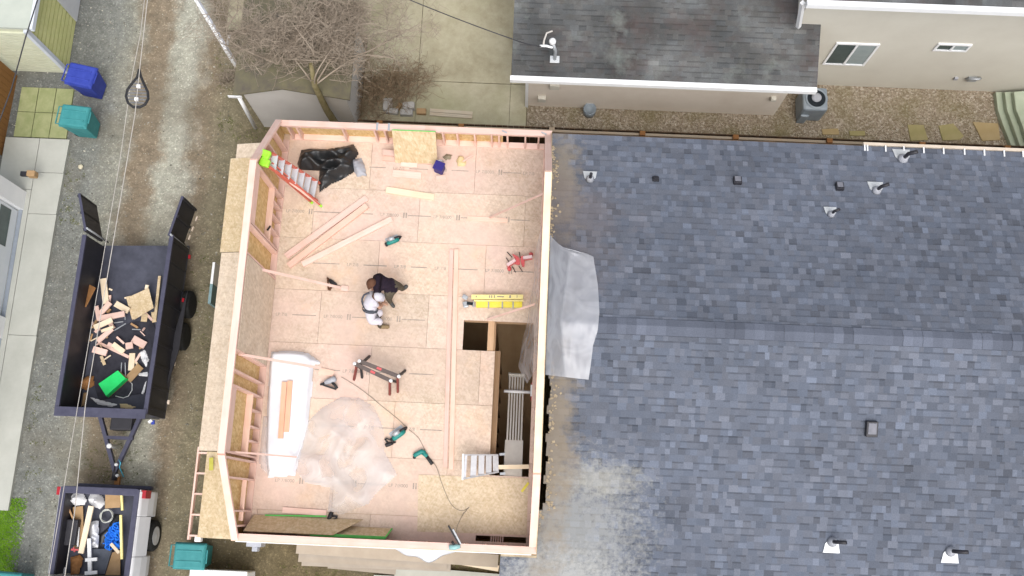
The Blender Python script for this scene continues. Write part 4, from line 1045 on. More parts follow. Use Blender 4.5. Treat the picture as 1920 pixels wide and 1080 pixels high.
for k in range(n_):
    p0 = a.lerp(b, k / n_); p1 = a.lerp(b, (k + .93) / n_); bf.extr([p0, p1, p1 + V((0, 0, 1.9)), p0 + V((0, 0, 1.9))], (-.03, 0, 0))
solo('wooden_screen', bf, BRNW, 'brown vertical board screen beside the mossy pavers', 'fence')
for k in range(9):
    pass
gar = thing('white_garage', 'white garage with recessed windowed door beside the concrete apron', 'garage', (-9.5, -1, G))
XG = -8.79
wl = MB(); wl.box(XG - .35, XG, .72, 1.22, G + .1, .2); wl.box(XG - .35, XG, -2.75, -2.2, G + .1, .2); wl.box(XG - .35, XG, -6, -5.4, G + .1, .2)
wl.box(XG - .9, XG - .36, -6, 1.22, -.9, .2); wl.box(XG - 3, XG - .351, 1.05, 1.22, G + .1, .2)
wl.obj('pier_wall', WHITE, gar)
for y0, y1 in ((-2.2, .72), (-5.4, -2.75)):
    d = MB(); d.box(XG - .22, XG - .13, y0 + .05, y1 - .05, G + .13, -.95); do = d.obj('garage_door', noisy('white_door', (.60, .63, .66), (.66, .69, .72), 3, .5, .3, bs=0), gar)
    for z0 in (-2.84, -2.16, -1.5):
        MB().box(XG - .132, XG - .12, y1 - 1.12, y1 - .12, z0, z0 + .52).obj('pane', GLASS, do)
    MB().box(XG - .126, XG - .02, y0, y1, G + .1, G + .115).obj('door_sill', noisy('blue_grey_sill', (.22, .25, .29), (.28, .31, .35), 4, .8, .2, bs=.1), do)
q = P(60, 326, -2.75); lm = MB(); lm.box(XG + .001, q.x - .1, q.y - .06, q.y + .06, -2.84, -2.74); 
lo = lm.obj('wall_lamp', BLACKM, gar); MB().box(q.x - .12, q.x + .1, q.y - .08, q.y + .08, -2.9, -2.68).obj('lamp_shade', CARD, lo, bevel=.02)

# ------------------------------------------------------------------ wheelie bins
def make_bin(name, label, mbody, mlid):
    r = thing(name, label, 'bin', (0, 0, 0), 'wheeled bins along the lane')
    b_ = MB(); w0, w1, d0, d1 = .22, .29, .25, .36
    b_.hexa([(-w0, -d0, .06), (w0, -d0, .06), (w0, d0, .06), (-w0, d0, .06), (-w1, -d1, .98), (w1, -d1, .98), (w1, d1, .98), (-w1, d1, .98)])
    b_.box(-w1 - .02, w1 + .02, -d1 - .02, d1 + .02, .94, .985); b_.obj('bin_body', mbody, r, bevel=.03)
    l_ = MB(); l_.hexa([(-.31, -.40, .99), (.31, -.40, .99), (.31, .37, .99), (-.31, .37, .99), (-.27, -.34, 1.07), (.27, -.34, 1.07), (.28, .34, 1.08), (-.28, .34, 1.08)])
    l_.obj('bin_lid', mlid, r, bevel=.03)
    for k in (-.12, .12): MB().box(k - .02, k + .02, -.3, .3, 1.062, 1.09).obj('lid_rib', mlid, r, bevel=.01)
    MB().box(-.16, .16, -.43, -.395, .99, 1.03).obj('lid_grip', mlid, r, bevel=.012)
    h = MB(); h.tube([(-.24, .35, 1.0), (-.24, .46, .99), (.24, .46, .99), (.24, .35, 1.0)], .018, 8); h.obj('handle', mbody, r)
    for sx in (-1, 1): MB().lathe([(.0, -.03), (.12, -.03), (.125, 0), (.12, .03), (.0, .03)], (sx * .17, d0 - .03, .125), 18, axis='X').obj('wheel', RUBBER, r)
    return r
B1 = make_bin('wheeled_bin', 'blue wheeled bin at the shed corner in the lane', BLUEB, BLUEB)
q = P(150, 140, G + 1.05); B1.location = (q.x, q.y, G); B1.rotation_euler.z = R_(80)
B2 = make_bin('wheeled_bin', 'teal wheeled bin below the blue bin, beside the mossy pavers', TEAL, TEAL)
q = P(138, 217, G + 1.05); B2.location = (q.x, q.y, G); B2.rotation_euler.z = R_(86)
for px, py, rot, lab in ((354, 1043, 90, 'teal wheeled bin at the front corner of the framed house'), (4, 1098, 88, 'teal wheeled bin on the grass, cut by the photo edge')):
    c = copy_tree(B2); q = P(px, py, G + 1.05); c.location = (q.x, q.y, G); c.rotation_euler.z = R_(rot); c['label'] = lab
MB_ = MB(); a = P(400, 1085, G + .9)
MB_.box(a.x - .52, a.x + .75, a.y - .62, a.y + .16, G, G + .9); MB_.box(a.x - .56, a.x + .8, a.y - .66, a.y + .2, G + .9, G + .96)
solo('utility_cabinet', MB_, WHITE, 'white topped low cabinet at the bottom edge beside the teal bin', 'cabinet', bevel=.02)

# ------------------------------------------------------------------ dump trailer in the lane
ZR, ZF = -1.42, -2.58
tBL, tBR, tTL, tTR = P(103, 770, ZR), P(274, 776, ZR), P(156, 440, ZR), P(324, 440, ZR)
def T(u, v, z):
    """u 0..1 across from the left side, v 0..1 from the front panel to the rear doors"""
    a = tBL.lerp(tBR, u); b = tTL.lerp(tTR, u); q = a.lerp(b, v); return V((q.x, q.y, z))
ux = (tBR - tBL).normalized(); vx = (tTL - tBL).normalized()
def slab(p0, p1, p2, p3, z0, z1, mb=None):
    mb = mb or MB(); return mb.hexa([V((p.x, p.y, z0)) for p in (p0, p1, p2, p3)] + [V((p.x, p.y, z1)) for p in (p0, p1, p2, p3)])
trl = thing('dump_trailer', 'black high sided dump trailer with rear doors swung open, full of scrap wood', 'trailer', T(.5, .5, G))
slab(T(0, 0, 0), T(1, 0, 0), T(1, 1.01, 0), T(0, 1.01, 0), ZF - .1, ZF).obj('bed_floor', BEDM, trl)
for u0, u1 in ((0, .026), (.974, 1)):
    s_ = slab(T(u0, 0, 0), T(u1, 0, 0), T(u1, 1, 0), T(u0, 1, 0), ZF + .001, ZR - .06)
    so_ = s_.obj('side_panel', BLACKM, trl)
    r_ = slab(T(u0, 0, 0) - ux * .02, T(u1, 0, 0) + ux * .02, T(u1, 1, 0) + ux * .02, T(u0, 1, 0) - ux * .02, ZR - .059, ZR); r_.obj('top_rail', RAILM, so_)
    ribs = MB()
    for k in range(9):
        v = .03 + k * .117; o_ = T(1 if u0 > .5 else 0, v, 0); dx = ux * (.018 if u0 > .5 else -.018)
        slab(o_, o_ + dx, o_ + dx + vx * .05, o_ + vx * .06, ZF - .05, ZR - .06, ribs)
    ribs.obj('side_rib', BLACKM, so_)
slab(T(.027, 0, 0), T(.973, 0, 0), T(.973, .012, 0), T(.027, .012, 0), ZF + .001, ZR - .1).obj('front_panel', BLACKM, trl)
slab(T(0, 0, 0) - vx * .12, T(1, 0, 0) - vx * .12, T(1, .0, 0) + vx * .1, T(0, .0, 0) + vx * .1, ZR + .001, ZR + .03).obj('front_lip', RAILM, trl)
slab(T(.1, -.0, 0), T(.9, 0, 0), T(.9, 1, 0), T(.1, 1, 0), ZF - .3, ZF - .1).obj('chassis', BLACKM, trl)
def door(h0, h1, sgn):
    a, b = P(*h0, ZR), P(*h1, ZR); d = (b - a).normalized(); n = V((-d.y, d.x, 0)) * .05
    m_ = MB(); zl, zh = ZF + .18, ZR - .02
    slab(a, b, b + n, a + n, zl, zh, m_); do = m_.obj('rear_door', BLACKM, trl)
    for t in (.05, .5, .95):
        q = a.lerp(b, t); m_ = MB(); slab(q - d * .03, q + d * .03, q + d * .03 - n * .7 * sgn, q - d * .03 - n * .7 * sgn, zl, zh, m_); m_.obj('door_rib', BLACKM, do)
    m_ = MB(); slab(a - n * .1, b - n * .1, b + n * 1.1, a + n * 1.1, zh + .001, zh + .02, m_); m_.obj('door_cap', RAILM, do)
    m_ = MB(); c = a.lerp(b, .02); m_.tube([V((c.x, c.y, zl - .2)) - n, V((c.x, c.y, zh + .1)) - n], .025, 8); m_.obj('latch_bar', STEEL, do)
    return do
door((162, 432), (150, 362), -2.4); dR = door((318, 442), (344, 368), 1)
LAMP = noisy('amber_reflector', (.75, .62, .50), (.82, .7, .6), 9, .4, .4, bs=0)
a, b = P(348, 465, ZF + .3), P(372, 402, ZF + .3)
for t in (.25, .5, .8):
    q = a.lerp(b, t); MB().beam(q, q + (b - a).normalized() * .12, .02, .06).obj('marker_strip', LAMP, trl)
for v in (.08, .3, .42, .55, .67, .93):
    q = T(1, v, ZF + .02) + ux * .075; MB().beam(q, q + vx * .1, .05, .06).obj('marker_strip', LAMP if v not in (.93, .67) else TAILR, trl)
for w0 in ((356, 572), (345, 632)):
    q = P(*w0, -3.0); wo = MB()
    M = Matrix.Rotation(math.atan2(ux.y, ux.x), 4, 'Z')
    wo.lathe([(.16, -.10), (.30, -.115), (.355, -.08), (.36, 0), (.355, .08), (.30, .115), (.16, .10)], (q.x - .02, q.y, G + .362), 28, axis='X', M=None)
    who = wo.obj('wheel', RUBBER, trl)
    MB().lathe([(.0, .085), (.15, .085), (.155, .06), (.155, -.08), (0, -.09)][::-1], (q.x - .02, q.y, G + .362), 20, axis='X').obj('rim', BLACKM, who)
fd = MB(); c0, c1 = P(352, 545, -2.5), P(336, 655, -2.5)
slab(T(1, .5, 0) + ux * .002, c0, c1, T(1, .18, 0) + ux * .002, -2.52, -2.485, fd); fd.obj('fender', BLACKM, trl)
cp = P(216, 884, -2.78); tn = MB()
for s0 in ((182, 792), (266, 792)): a = P(*s0, -2.75); tn.beam(a + vx * .3, cp, .09, .12)
tno = tn.obj('tongue', RAILM, trl)
a, b = P(198, 820, -2.74), P(250, 822, -2.74); MB().beam(a, b, .08, .1).obj('crossbar', RAILM, tno)
a, b = P(207, 792, -2.6), P(247, 792, -2.6); slab(a - vx * .18, b - vx * .18, b + vx * .17, a + vx * .17, -3.0, -2.6).obj('tool_box', BLACKM, tno, bevel=.02)
q = P(206, 836, -2.5); MB().lathe([(.05, -.55), (.05, .0), (.06, .02), (.06, .06), (.0, .07)], q, 14).obj('jack', WHITE, tno)
MB().tube([cp + vx * .12, cp - vx * .22], .07, 8).obj('coupler', BLACKM, tno); q = P(218, 871, -2.65); MB().lathe([(.04, -.03), (.04, .02), (0, .03)], q, 12).obj('coupler_latch', WHITE, tno)
MB().tube([P(223, 862, -2.6), P(226, 868, -2.55), P(224, 876, -2.65), P(232, 894, -2.8)], .014, 6).obj('brake_cable', noisy('cyan_cable', (.05, .35, .5), (.08, .4, .55), 9, .5, .3, bs=0), tno)
q = P(282, 790, -2.5); MB().obox(q, .1, .06, .06, .7).obj('side_hook', WHITE, trl); q = P(287, 792, -2.55); MB().obox(q, .08, .1, .05, .2).obj('tie_strap', BLUEB, trl)

# trailer load
def tp_(x, y, z): return P(130 + x / 4.155, 520 + y / 4.155, z)
OFFC = 'short pale lumber offcut in the heap inside the black dump trailer'
rs = random.Random(21)
labels = {0: 'longest pale offcut at the rear of the trailer heap', 2: 'pale board lying across the middle of the trailer heap', 8: 'thin pale strip lying diagonally in the trailer', 10: 'pale rectangular block beside the small cube in the trailer', 11: 'small pale cube of wood on the black trailer floor', 12: 'pale offcut resting on the tan board beside the green box'}
for i, (x0, y0, x1, y1, w_) in enumerate(((265, 10, 287, 205, 50), (228, 300, 318, 196, 42), (225, 322, 432, 284, 46), (195, 392, 335, 330, 42), (220, 500, 335, 400, 40), (212, 225, 232, 335, 32), (360, 205, 462, 262, 50), (185, 560, 292, 590, 52),
                                          (225, 508, 465, 622, 24), (340, 520, 425, 582, 42), (495, 478, 592, 532, 60), (440, 537, 495, 528, 52), (492, 592, 482, 725, 46), (300, 330, 345, 400, 34), (235, 395, 200, 430, 22), (310, 90, 335, 100, 14), (300, 520, 340, 540, 36), (318, 140, 310, 200, 20), (250, 420, 345, 385, 22))):
    z = ZF + .05 + .045 * (i % 4) + (.1 if i < 6 else 0)
    a, b = tp_(x0, y0, z), tp_(x1, y1, z + rs.uniform(-.03, .03))
    solo('lumber_offcut', MB().beam(a, b, w_ / 4.155 / 78, .04), LUMY if i % 3 == 0 else LUM, labels.get(i, OFFC), 'offcut', 'lumber offcuts in the trailer')
osbs = [((470, 150), (618, 82), (657, 238), (505, 330))]
pq = [tp_(*c, ZF + .24 + k * .03) for k, c in enumerate(osbs[0])]
solo('osb_offcut', MB().extr(pq, (0, 0, -.012)), OSBY, 'square yellow OSB offcut on top of the trailer heap', 'offcut')
for i, (x0, y0, x1, y1, w_, lab) in enumerate(((458, 150, 505, 325, 34, 'narrow OSB strip at the left edge of the square OSB offcut'), (590, 285, 580, 345, 50, 'small OSB piece below the square OSB offcut, left of the other'), (655, 270, 662, 350, 34, 'small OSB piece below the square OSB offcut, at the trailer side'), (248, 612, 275, 682, 24, 'small yellow OSB sliver left of the pale strip in the trailer'), (704, -10, 668, 330, 22, 'long orange wood strip along the right trailer side'), (608, 60, 600, 95, 26, 'tiny pale block at the top corner of the square OSB offcut'))):
    z = ZF + .1 + (.1 if i == 5 else 0); solo('osb_strip', MB().beam(tp_(x0, y0, z), tp_(x1, y1, z), w_ / 4.155 / 78, .012 if i < 4 else .035), OSBY if i != 5 else LUMY, lab, 'offcut')
solo('tan_board', MB().beam(tp_(455, 800, ZF + .11), tp_(555, 690, ZF + .11), .2, .02), CARD, 'tan board behind the green box in the trailer', 'board')
gb = MB(); gp = [tp_(*c, ZF + .25) for c in ((228, 830), (378, 726), (440, 788), (288, 925))]
gb.prism([(p_.x, p_.y) for p_ in gp], ZF + .02, ZF + .24); gbo = gb.obj('card_box', CARD, loc=(gp[0].x, gp[0].y, ZF)); tag(gbo, 'bright green topped cardboard box near the front of the trailer', 'box')
gl = MB(); gl.prism([(p_.x, p_.y) for p_ in gp], ZF + .241, ZF + .26); 
c_ = sum((p_ for p_ in gp), V((0, 0, 0))) / 4; f1 = MB(); e0, e1 = gp[2], gp[3]
gl.extr([V((e1.x, e1.y, ZF + .26)), V((e0.x, e0.y, ZF + .26)), V((e0.x, e0.y, ZF + .10)) + (e0 - c_) * .06, V((e1.x, e1.y, ZF + .10)) + (e1 - c_) * .06], (0, .004, .0)); gl.obj('box_lid', GREENB, gbo)
def crumple(name, pts, z, h, m_, label, cat, conv, sc=9, seed=0, res=.03, group=None, th=.004):
    po = [(conv(*c, z).x, conv(*c, z).y) for c in pts]
    mb = MB().heap(po, lambda x, y, d: z + h * (1 - math.exp(-d / .07)) * (.55 + .6 * noise.noise(V((x * sc, y * sc, seed))) + .25 * noise.noise(V((x * sc * 2.6, y * sc * 2.6, seed)))), res)
    return solo(name, mb, m_, label, cat, group)
crumple('plastic_scrap', ((545, 585), (590, 560), (622, 640), (600, 705), (560, 640)), ZF + .03, .16, SNOW, 'crumpled white plastic by the right trailer side', 'plastic scrap', tp_)
crumple('plastic_scrap', ((525, 745), (615, 735), (612, 775), (545, 768)), ZF + .03, .1, SNOW, 'white plastic scrap right of the green box', 'plastic scrap', tp_)
crumple('plastic_scrap', ((155, 930), (245, 955), (385, 992), (330, 1010), (220, 990)), ZF + .03, .12, SNOW, 'white plastic strip along the front trailer panel', 'plastic scrap', tp_)
crumple('plastic_scrap', ((560, 905), (605, 770), (600, 830), (580, 920)), ZF + .03, .1, SNOW, 'narrow white plastic along the right trailer side', 'plastic scrap', tp_)
crumple('paper_scrap', ((392, 985), (450, 985), (520, 1010), (480, 1032), (400, 1020)), ZF + .03, .12, SAWD, 'yellowish paper scrap in the front trailer corner', 'paper scrap', tp_)
crumple('brown_scrap', ((70, 855), (95, 800), (140, 768), (196, 768), (194, 845), (130, 880)), ZF + .05, .28, BRCARD, 'brown crumpled cardboard at the left trailer side', 'cardboard', tp_)
crumple('brown_scrap', ((90, 1010), (110, 900), (150, 895), (120, 1000)), ZF + .05, .15, CARD, 'tan scrap in the front left trailer corner', 'cardboard', tp_)
solo('plywood_scrap', MB().beam(tp_(88, 210, ZF + .5), tp_(165, 60, ZF + .55), .02, .45, up=(1, 0, .5)), BRCARD, 'dull plywood scrap leaning on the left trailer side', 'offcut')
crumple('cloth_scrap', ((15, 330), (70, 270), (110, 300), (105, 470), (60, 490), (20, 430)), ZF + .05, .35, noisy('dull_cloth', (.07, .05, .03), (.13, .09, .06), 5, .9, .1), 'dull brown cloth heap in the shade of the left trailer side', 'cloth', tp_)
pqs = [tp_(*c, ZF + .02) for c in ((225, 500), (480, 350), (650, 330), (690, 470), (600, 900), (230, 960), (160, 720))]
solo('rubber_mat', MB().extr(pqs, (0, 0, .012)), noisy('dark_mat', (.022, .022, .03), (.045, .045, .058), 4, .8, .2), 'dark mat lying under the scrap in the trailer', 'mat')
for k, (a, b) in enumerate((((408, 665), (402, 765)), ((436, 665), (438, 775)), ((352, 355), (420, 345)), ((350, 415), (440, 360)), ((490, 405), (555, 408)), ((430, 250), (436, 330)))):
    solo('metal_strip', MB().beam(tp_(*a, ZF + .1), tp_(*b, ZF + .1), .02, .02), STEEL, 'thin bright metal strip among the trailer scrap', 'strip', 'metal strips in the trailer')
cw = [(470, 810), (490, 830), (488, 880), (460, 925), (420, 940), (360, 925)]
solo('wire_offcut', MB().tube([tp_(*c, ZF + .06) for c in cw], .01, 6), WHITE, 'thin white wire curling right of the green box', 'wire')

for i in range(26):
    x, y = rs.uniform(170, 640), rs.gauss(470, 190)
    if not 30 < y < 980: continue
    z = ZF + rs.uniform(.02, .12); an = rs.random() * 3.1; l_ = rs.uniform(12, 46); m_ = rs.choice((LUMY, LUM, OSBY, CARD, LUMD))
    solo('lumber_offcut', MB().beam(tp_(x - l_ * math.cos(an), y - l_ * math.sin(an), z), tp_(x + l_ * math.cos(an), y + l_ * math.sin(an), z + rs.uniform(0, .06)), rs.uniform(.02, .06), rs.choice((.012, .03))), m_, 'small splinter or chip of wood in the litter of the black dump trailer', 'offcut', 'wood litter in the trailer')

# ------------------------------------------------------------------ pickup truck
ZB = -1.92
kL, kR, kL2 = P(113, 914, ZB), P(264, 916, ZB), P(89, 1080, ZB)
kf = (kL2 - kL).normalized(); ks = V((-kf.y, kf.x, 0))              # forward (down the photo) and towards the house
if ks.x < 0: ks = -ks
kc = kL.lerp(kR, .5); KW = (kR - kL).dot(ks) / 2
def K(s, f, z): q = kc + ks * s + kf * f; return V((q.x, q.y, z))
trk = thing('pickup_truck', 'silver white pickup truck with its open bed full of building gear', 'truck', K(0, 2.6, G))
BL_ = 2.0
def kslab(s0, s1, f0, f1, z0, z1, mb=None): return slab(K(s0, f0, 0), K(s1, f0, 0), K(s1, f1, 0), K(s0, f1, 0), z0, z1, mb)
kslab(-KW + .1, KW - .1, .06, BL_, -2.52, -2.45).obj('bed_floor', BEDM, trk)
def sweep(prof, f0, f1, n=1):
    mb = MB(); b = 0; k_ = len(prof)
    for f in (f0, f1):
        for s_, z in prof: mb.v.append(tuple(K(s_, f, z)))
    for i in range(k_):
        j = (i + 1) % k_; mb.face((i, j, k_ + j, k_ + i))
    mb.face(list(range(k_))[::-1]); mb.face([k_ + i for i in range(k_)]); return mb
for sg in (-1, 1):
    w_ = KW * sg
    pr = [(w_ - .13 * sg, -2.45), (w_ - .13 * sg, ZB - .021), (w_ - .0 * sg, ZB - .021), (w_ + .035 * sg, ZB - .08), (w_ + .10 * sg, -2.25), (w_ + .125 * sg, -2.55), (w_ + .09 * sg, -2.85), (w_ - .05 * sg, -2.9)]
    bs = sweep(pr, .03, .62).obj('bed_side', TRUCKP, trk, bevel=.03)
    sweep(pr[:5] + [(w_ + .14 * sg, -2.42), (w_ - .05 * sg, -2.42)], .62, 1.52).obj('wheel_arch', TRUCKP, bs)
    sweep(pr, 1.521, BL_).obj('bed_side', TRUCKP, bs, bevel=.03); kslab(w_ - .155 * sg, w_ - .131 * sg, .06, BL_, -2.449, ZB - .022).obj('bed_liner', BLACKM, bs)
    kslab(w_ - .14 * sg, w_ - .015 * sg, .0, BL_, ZB - .02, ZB + .012).obj('bed_rail_cap', RAILM, bs, bevel=.008)
    q = K(w_ + .02 * sg, 1.07, G + .37)
    wh = MB().lathe([(.2, -.11), (.33, -.12), (.37, -.08), (.375, 0), (.37, .08), (.33, .12), (.2, .11)], (0, 0, 0), 28, axis='X', M=Matrix.Rotation(math.atan2(ks.y, ks.x), 4, 'Z'))
    wh.v = [tuple(V(p_) + q) for p_ in wh.v]; who = wh.obj('wheel', RUBBER, trk)
    rm = MB().lathe([(0, -.1), (.19, -.1), (.215, .0), (.225, .122), (.20, .114), (.10, .118), (.05, .128), (0, .13)], (0, 0, 0), 20, axis='X', M=Matrix.Rotation(math.atan2(ks.y, ks.x) + (0 if sg > 0 else math.pi), 4, 'Z'))
    rm.v = [tuple(V(p_) + q) for p_ in rm.v]; rm.obj('rim', ALU, who)
    kslab(w_ + (.0 if sg > 0 else -.11), w_ + (.11 if sg > 0 else 0), .005, .2, -2.35, -1.985).obj('tail_lamp', TAILR, trk, bevel=.015)
    q2 = K(w_ + .02 * sg, 4.7, G + .37); w2 = MB().lathe([(.2, -.11), (.33, -.12), (.375, 0), (.33, .12), (.2, .11)], (0, 0, 0), 24, axis='X', M=Matrix.Rotation(math.atan2(ks.y, ks.x), 4, 'Z'))
    w2.v = [tuple(V(p_) + q2) for p_ in w2.v]; w2.obj('wheel', RUBBER, trk)
kslab(-KW + .0, KW - .0, .0, .05, -2.5, ZB - .02).obj('tailgate', TRUCKP, trk)
kslab(-KW + .06, KW - .06, -.02, .15, ZB - .019, ZB + .014).obj('tailgate_cap', RAILM, trk, bevel=.02)
kslab(-KW + .03, KW - .03, -.10, -.0, -2.85, -2.68).obj('bumper', RAILM, trk, bevel=.03)
kslab(-.06, .06, -.3, -.05, -2.9, -2.82).obj('hitch', BRCARD, trk)
q = K(.02, -.32, -2.8); MB().lathe([(.03, -.03), (.03, .03), (.045, .05), (.03, .09), (0, .095)], q, 12).obj('hitch_ball', WHITE, trk)
sweep([(-KW - .08, -2.9), (-KW - .1, -2.4), (-KW, -1.95), (-.72, -1.42), (.72, -1.42), (KW, -1.95), (KW + .1, -2.4), (KW + .08, -2.9)], BL_ + .03, 4.0).obj('cab', TRUCKP, trk)
sweep([(-KW - .08, -2.9), (-KW - .1, -2.4), (-KW + .1, -2.0), (KW - .1, -2.0), (KW + .1, -2.4), (KW + .08, -2.9)], 4.01, 5.5).obj('bonnet', TRUCKP, trk)
def tk(x, y, z): return P(90 + x / 5.686, 890 + y / 5.684, z)
ZK = -2.45
crumple('white_bag', ((195, 240), (235, 195), (300, 180), (380, 200), (420, 270), (390, 325), (300, 335), (240, 300)), ZK + .05, .42, SNOW, 'tied white plastic bag in the left rear corner of the truck bed', 'bag', tk, sc=7)
crumple('white_bag', ((430, 250), (450, 200), (520, 195), (590, 230), (615, 310), (560, 370), (490, 345), (440, 300)), ZK + .05, .42, SNOW, 'white plastic bag with blue print beside the tied bag', 'bag', tk, sc=7, seed=4)
solo('blue_print', MB().obox(tk(515, 318, ZK + .42), .06, .03, .004, .3), BLUEB, 'blue printed patch on the second white bag in the truck bed', 'print') if False else None
solo('plank', MB().beam(tk(462, 335, ZK + .3), tk(352, 838, ZK + .22), .125, .045), LUMY, 'long pale plank lying in the truck bed', 'plank')
solo('cardboard_sheet', MB().beam(tk(695, 195, ZK + .2), tk(690, 355, ZK + .2), .36, .03), CARD, 'tan cardboard box flap in the right rear corner of the truck bed', 'cardboard')
hc = MB(); hp = []
for k in range(90):
    t = k / 90 * 6.28 * 4; r = .145 + .012 * math.sin(k * .7) ; c0 = tk(625, 440, ZK + .1 + .0012 * k); hp.append((c0.x + r * math.cos(t), c0.y + r * math.sin(t), c0.z))
solo('hose_coil', MB().tube(hp, .014, 6), noisy('pale_hose', (.42, .43, .40), (.56, .57, .52), 9, .6, .3, bs=0), 'coiled pale hose ring in the truck bed', 'hose')
crumple('blue_rope', ((600, 690), (640, 620), (700, 540), (760, 490), (780, 560), (775, 700), (770, 800), (700, 760), (640, 785), (605, 740)), ZK + .03, .25, BLUES, 'bright blue tangled rope heap in the truck bed', 'rope', tk, sc=22, res=.022)
rp_ = MB(); rr = random.Random(9)
for k in range(16):
    cx_, cy_ = rr.uniform(640, 770), rr.uniform(560, 770); a0 = rr.random() * 6; pts = []
    for j in range(9):
        a = a0 + j * rr.uniform(.6, 1.0); r_ = rr.uniform(25, 60); pts.append(tk(min(790, cx_ + r_ * math.cos(a)), cy_ + r_ * math.sin(a) * 1.1, ZK + .2 + rr.uniform(0, .1)))
    rp_.tube(spline(pts, 3), .013, 5)
solo('rope_tangle', rp_, BLUES, 'loose loops of bright blue rope tangled on top of the rope heap', 'rope')
crumple('foil_bundle', ((450, 500), (540, 485), (545, 640), (535, 780), (450, 780), (440, 620)), ZK + .1, .17, ALU, 'silver wrapped bundle beside the plank in the truck bed', 'bundle', tk, sc=14)
solo('level_bar', MB().beam(tk(785, 210, ZK + .4), tk(795, 380, ZK + .4), .05, .06).beam(tk(778, 430, ZK + .4), tk(790, 900, ZK + .4), .055, .06), YELP, 'pale yellow long bar along the right side of the truck bed', 'bar')
solo('slatted_rack', MB().beam(tk(440, 680, ZK + .25), tk(450, 1060, ZK + .25), .085, .05).beam(tk(400, 910, ZK + .305), tk(525, 900, ZK + .305), .075, .05).beam(tk(395, 1050, ZK + .305), tk(525, 1040, ZK + .305), .08, .05), WHITE, 'white slatted rack in the truck bed near the photo edge', 'rack')
solo('slate_board', MB().extr([tk(*c, ZK + .12) for c in ((480, 790), (690, 790), (610, 1060), (470, 1050))], (0, 0, .03)), noisy('slate_panel', (.06, .07, .09), (.10, .11, .135), 4, .7, .3), 'dark grey flat panel in the middle of the truck bed', 'panel')
solo('cardboard_sheet', MB().extr([tk(*c, ZK + .08) for c in ((690, 830), (775, 800), (775, 1070), (615, 1070))], (0, 0, .03)), CARD, 'brown cardboard right of the dark grey panel in the truck bed', 'cardboard')
crumple('brown_scrap', ((270, 470), (340, 430), (370, 480), (340, 560), (280, 540)), ZK + .05, .2, BRCARD, 'rust brown lump left of the plank in the truck bed', 'scrap', tk)
solo('tan_board', MB().beam(tk(320, 340, ZK + .1), tk(330, 780, ZK + .1), .24, .02), CARD, 'tan flat board under the plank in the truck bed', 'board')
solo('white_stick', MB().beam(tk(330, 560, ZK + .16), tk(318, 770, ZK + .16), .035, .03), WHITE, 'thin white stick left of the plank in the truck bed', 'stick')
solo('wood_stick', MB().beam(tk(210, 330, ZK + .2), tk(268, 470, ZK + .2), .035, .03), LUMD, 'thin wood stick under the tied white bag', 'stick')
solo('red_clamp', MB().beam(tk(250, 798, ZK + .25), tk(325, 800, ZK + .25), .04, .05).beam(tk(275, 775, ZK + .25), tk(285, 822, ZK + .25), .03, .05), REDT, 'red clamp at the foot of the plank in the truck bed', 'clamp')
solo('wood_wedge', MB().beam(tk(672, 735, ZK + .3), tk(760, 835, ZK + .3), .07, .04), LUMY, 'short pale stick lying on the blue rope', 'stick')
crumple('brown_scrap', ((240, 880), (340, 850), (380, 900), (330, 1060), (240, 1070)), ZK + .05, .18, BRCARD, 'brown debris heap left of the white rack', 'debris', tk, sc=16)
crumple('white_scrap', ((130, 985), (190, 985), (195, 1050), (150, 1070)), ZK + .05, .14, SNOW, 'white crumpled scrap in the shaded left of the truck bed', 'scrap', tk)
kslab(-KW + .14, -KW + .42, .75, 1.35, ZK + .001, ZK + .28).obj('wheel_well', BLACKM, trk, bevel=.03)
crumple('dark_bag', ((700, 420), (770, 420), (765, 500), (640, 640), (560, 760), (545, 640), (640, 560)), ZK + .02, .12, TARP, 'black bag under the blue rope in the truck bed', 'bag', tk)

# ------------------------------------------------------------------ things lying on the deck
def board(name, a, b, w_, h_, m_, label, z=.0, z2=None, cat='board', group='loose boards on the deck'):
    a, b = P(*a, z + h_ / 2), P(*b, (z if z2 is None else z2) + h_ / 2)
    return solo(name, MB().beam(a, b, w_, h_), m_, label, cat, group)
board('lumber_board', (536, 481), (688, 371), .145, .04, LUM, 'long pale board angled from the gable wall, uppermost of the three')
board('lumber_board', (541, 499), (688, 386), .14, .085, LUMP, 'long board angled from the gable wall, middle of the three')
board('lumber_board', (567, 496), (735, 411), .13, .06, LUM, 'long board angled from the gable wall, lowest of the three')
board('lumber_board', (724, 356), (814, 370), .145, .04, LUMY, 'single cream board lying alone on the deck above the three long boards')
board('lumber_board', (846.5, 468), (835, 876), .09, .04, LUM, 'long light board of the pair running along the deck', z=0)
board('lumber_board', (856, 468), (846, 880), .10, .06, LUMP, 'long pink board of the pair running along the deck', z=0)
board('lumber_board', (718, 286), (812, 294), .14, .04, LUM, 'upper pink board of the stack below the leaning OSB sheet', z=.08)
board('lumber_board', (718, 296), (810, 303), .14, .04, LUMP, 'lower pink board of the stack below the leaning OSB sheet', z=.0)
board('lumber_board', (752, 307), (782, 309), .14, .04, LUM, 'short pale board just below the stacked pink boards')
board('lumber_board', (736, 325), (790, 330), .17, .04, LUM, 'flat faint board on the deck below the short pale board')
board('lumber_board', (818, 334), (836, 332), .1, .04, LUM, 'small square offcut under the navy cooler')
board('lumber_board', (876, 409), (951, 414), .1, .02, LUMP, 'faint pink board under the foot of the sloping brace')
board('lumber_board', (530, 956), (612, 962), .12, .04, LUM, 'pale board on the deck above the leaning green edged sheets')
board('lumber_board', (640, 540), (653, 542), .12, .04, LUM, 'tiny pale block beside the dark nail gun')
board('lumber_board', (598, 695), (626, 701), .14, .03, LUMP, 'small pink offcut under the grey nail gun by the white sheet')
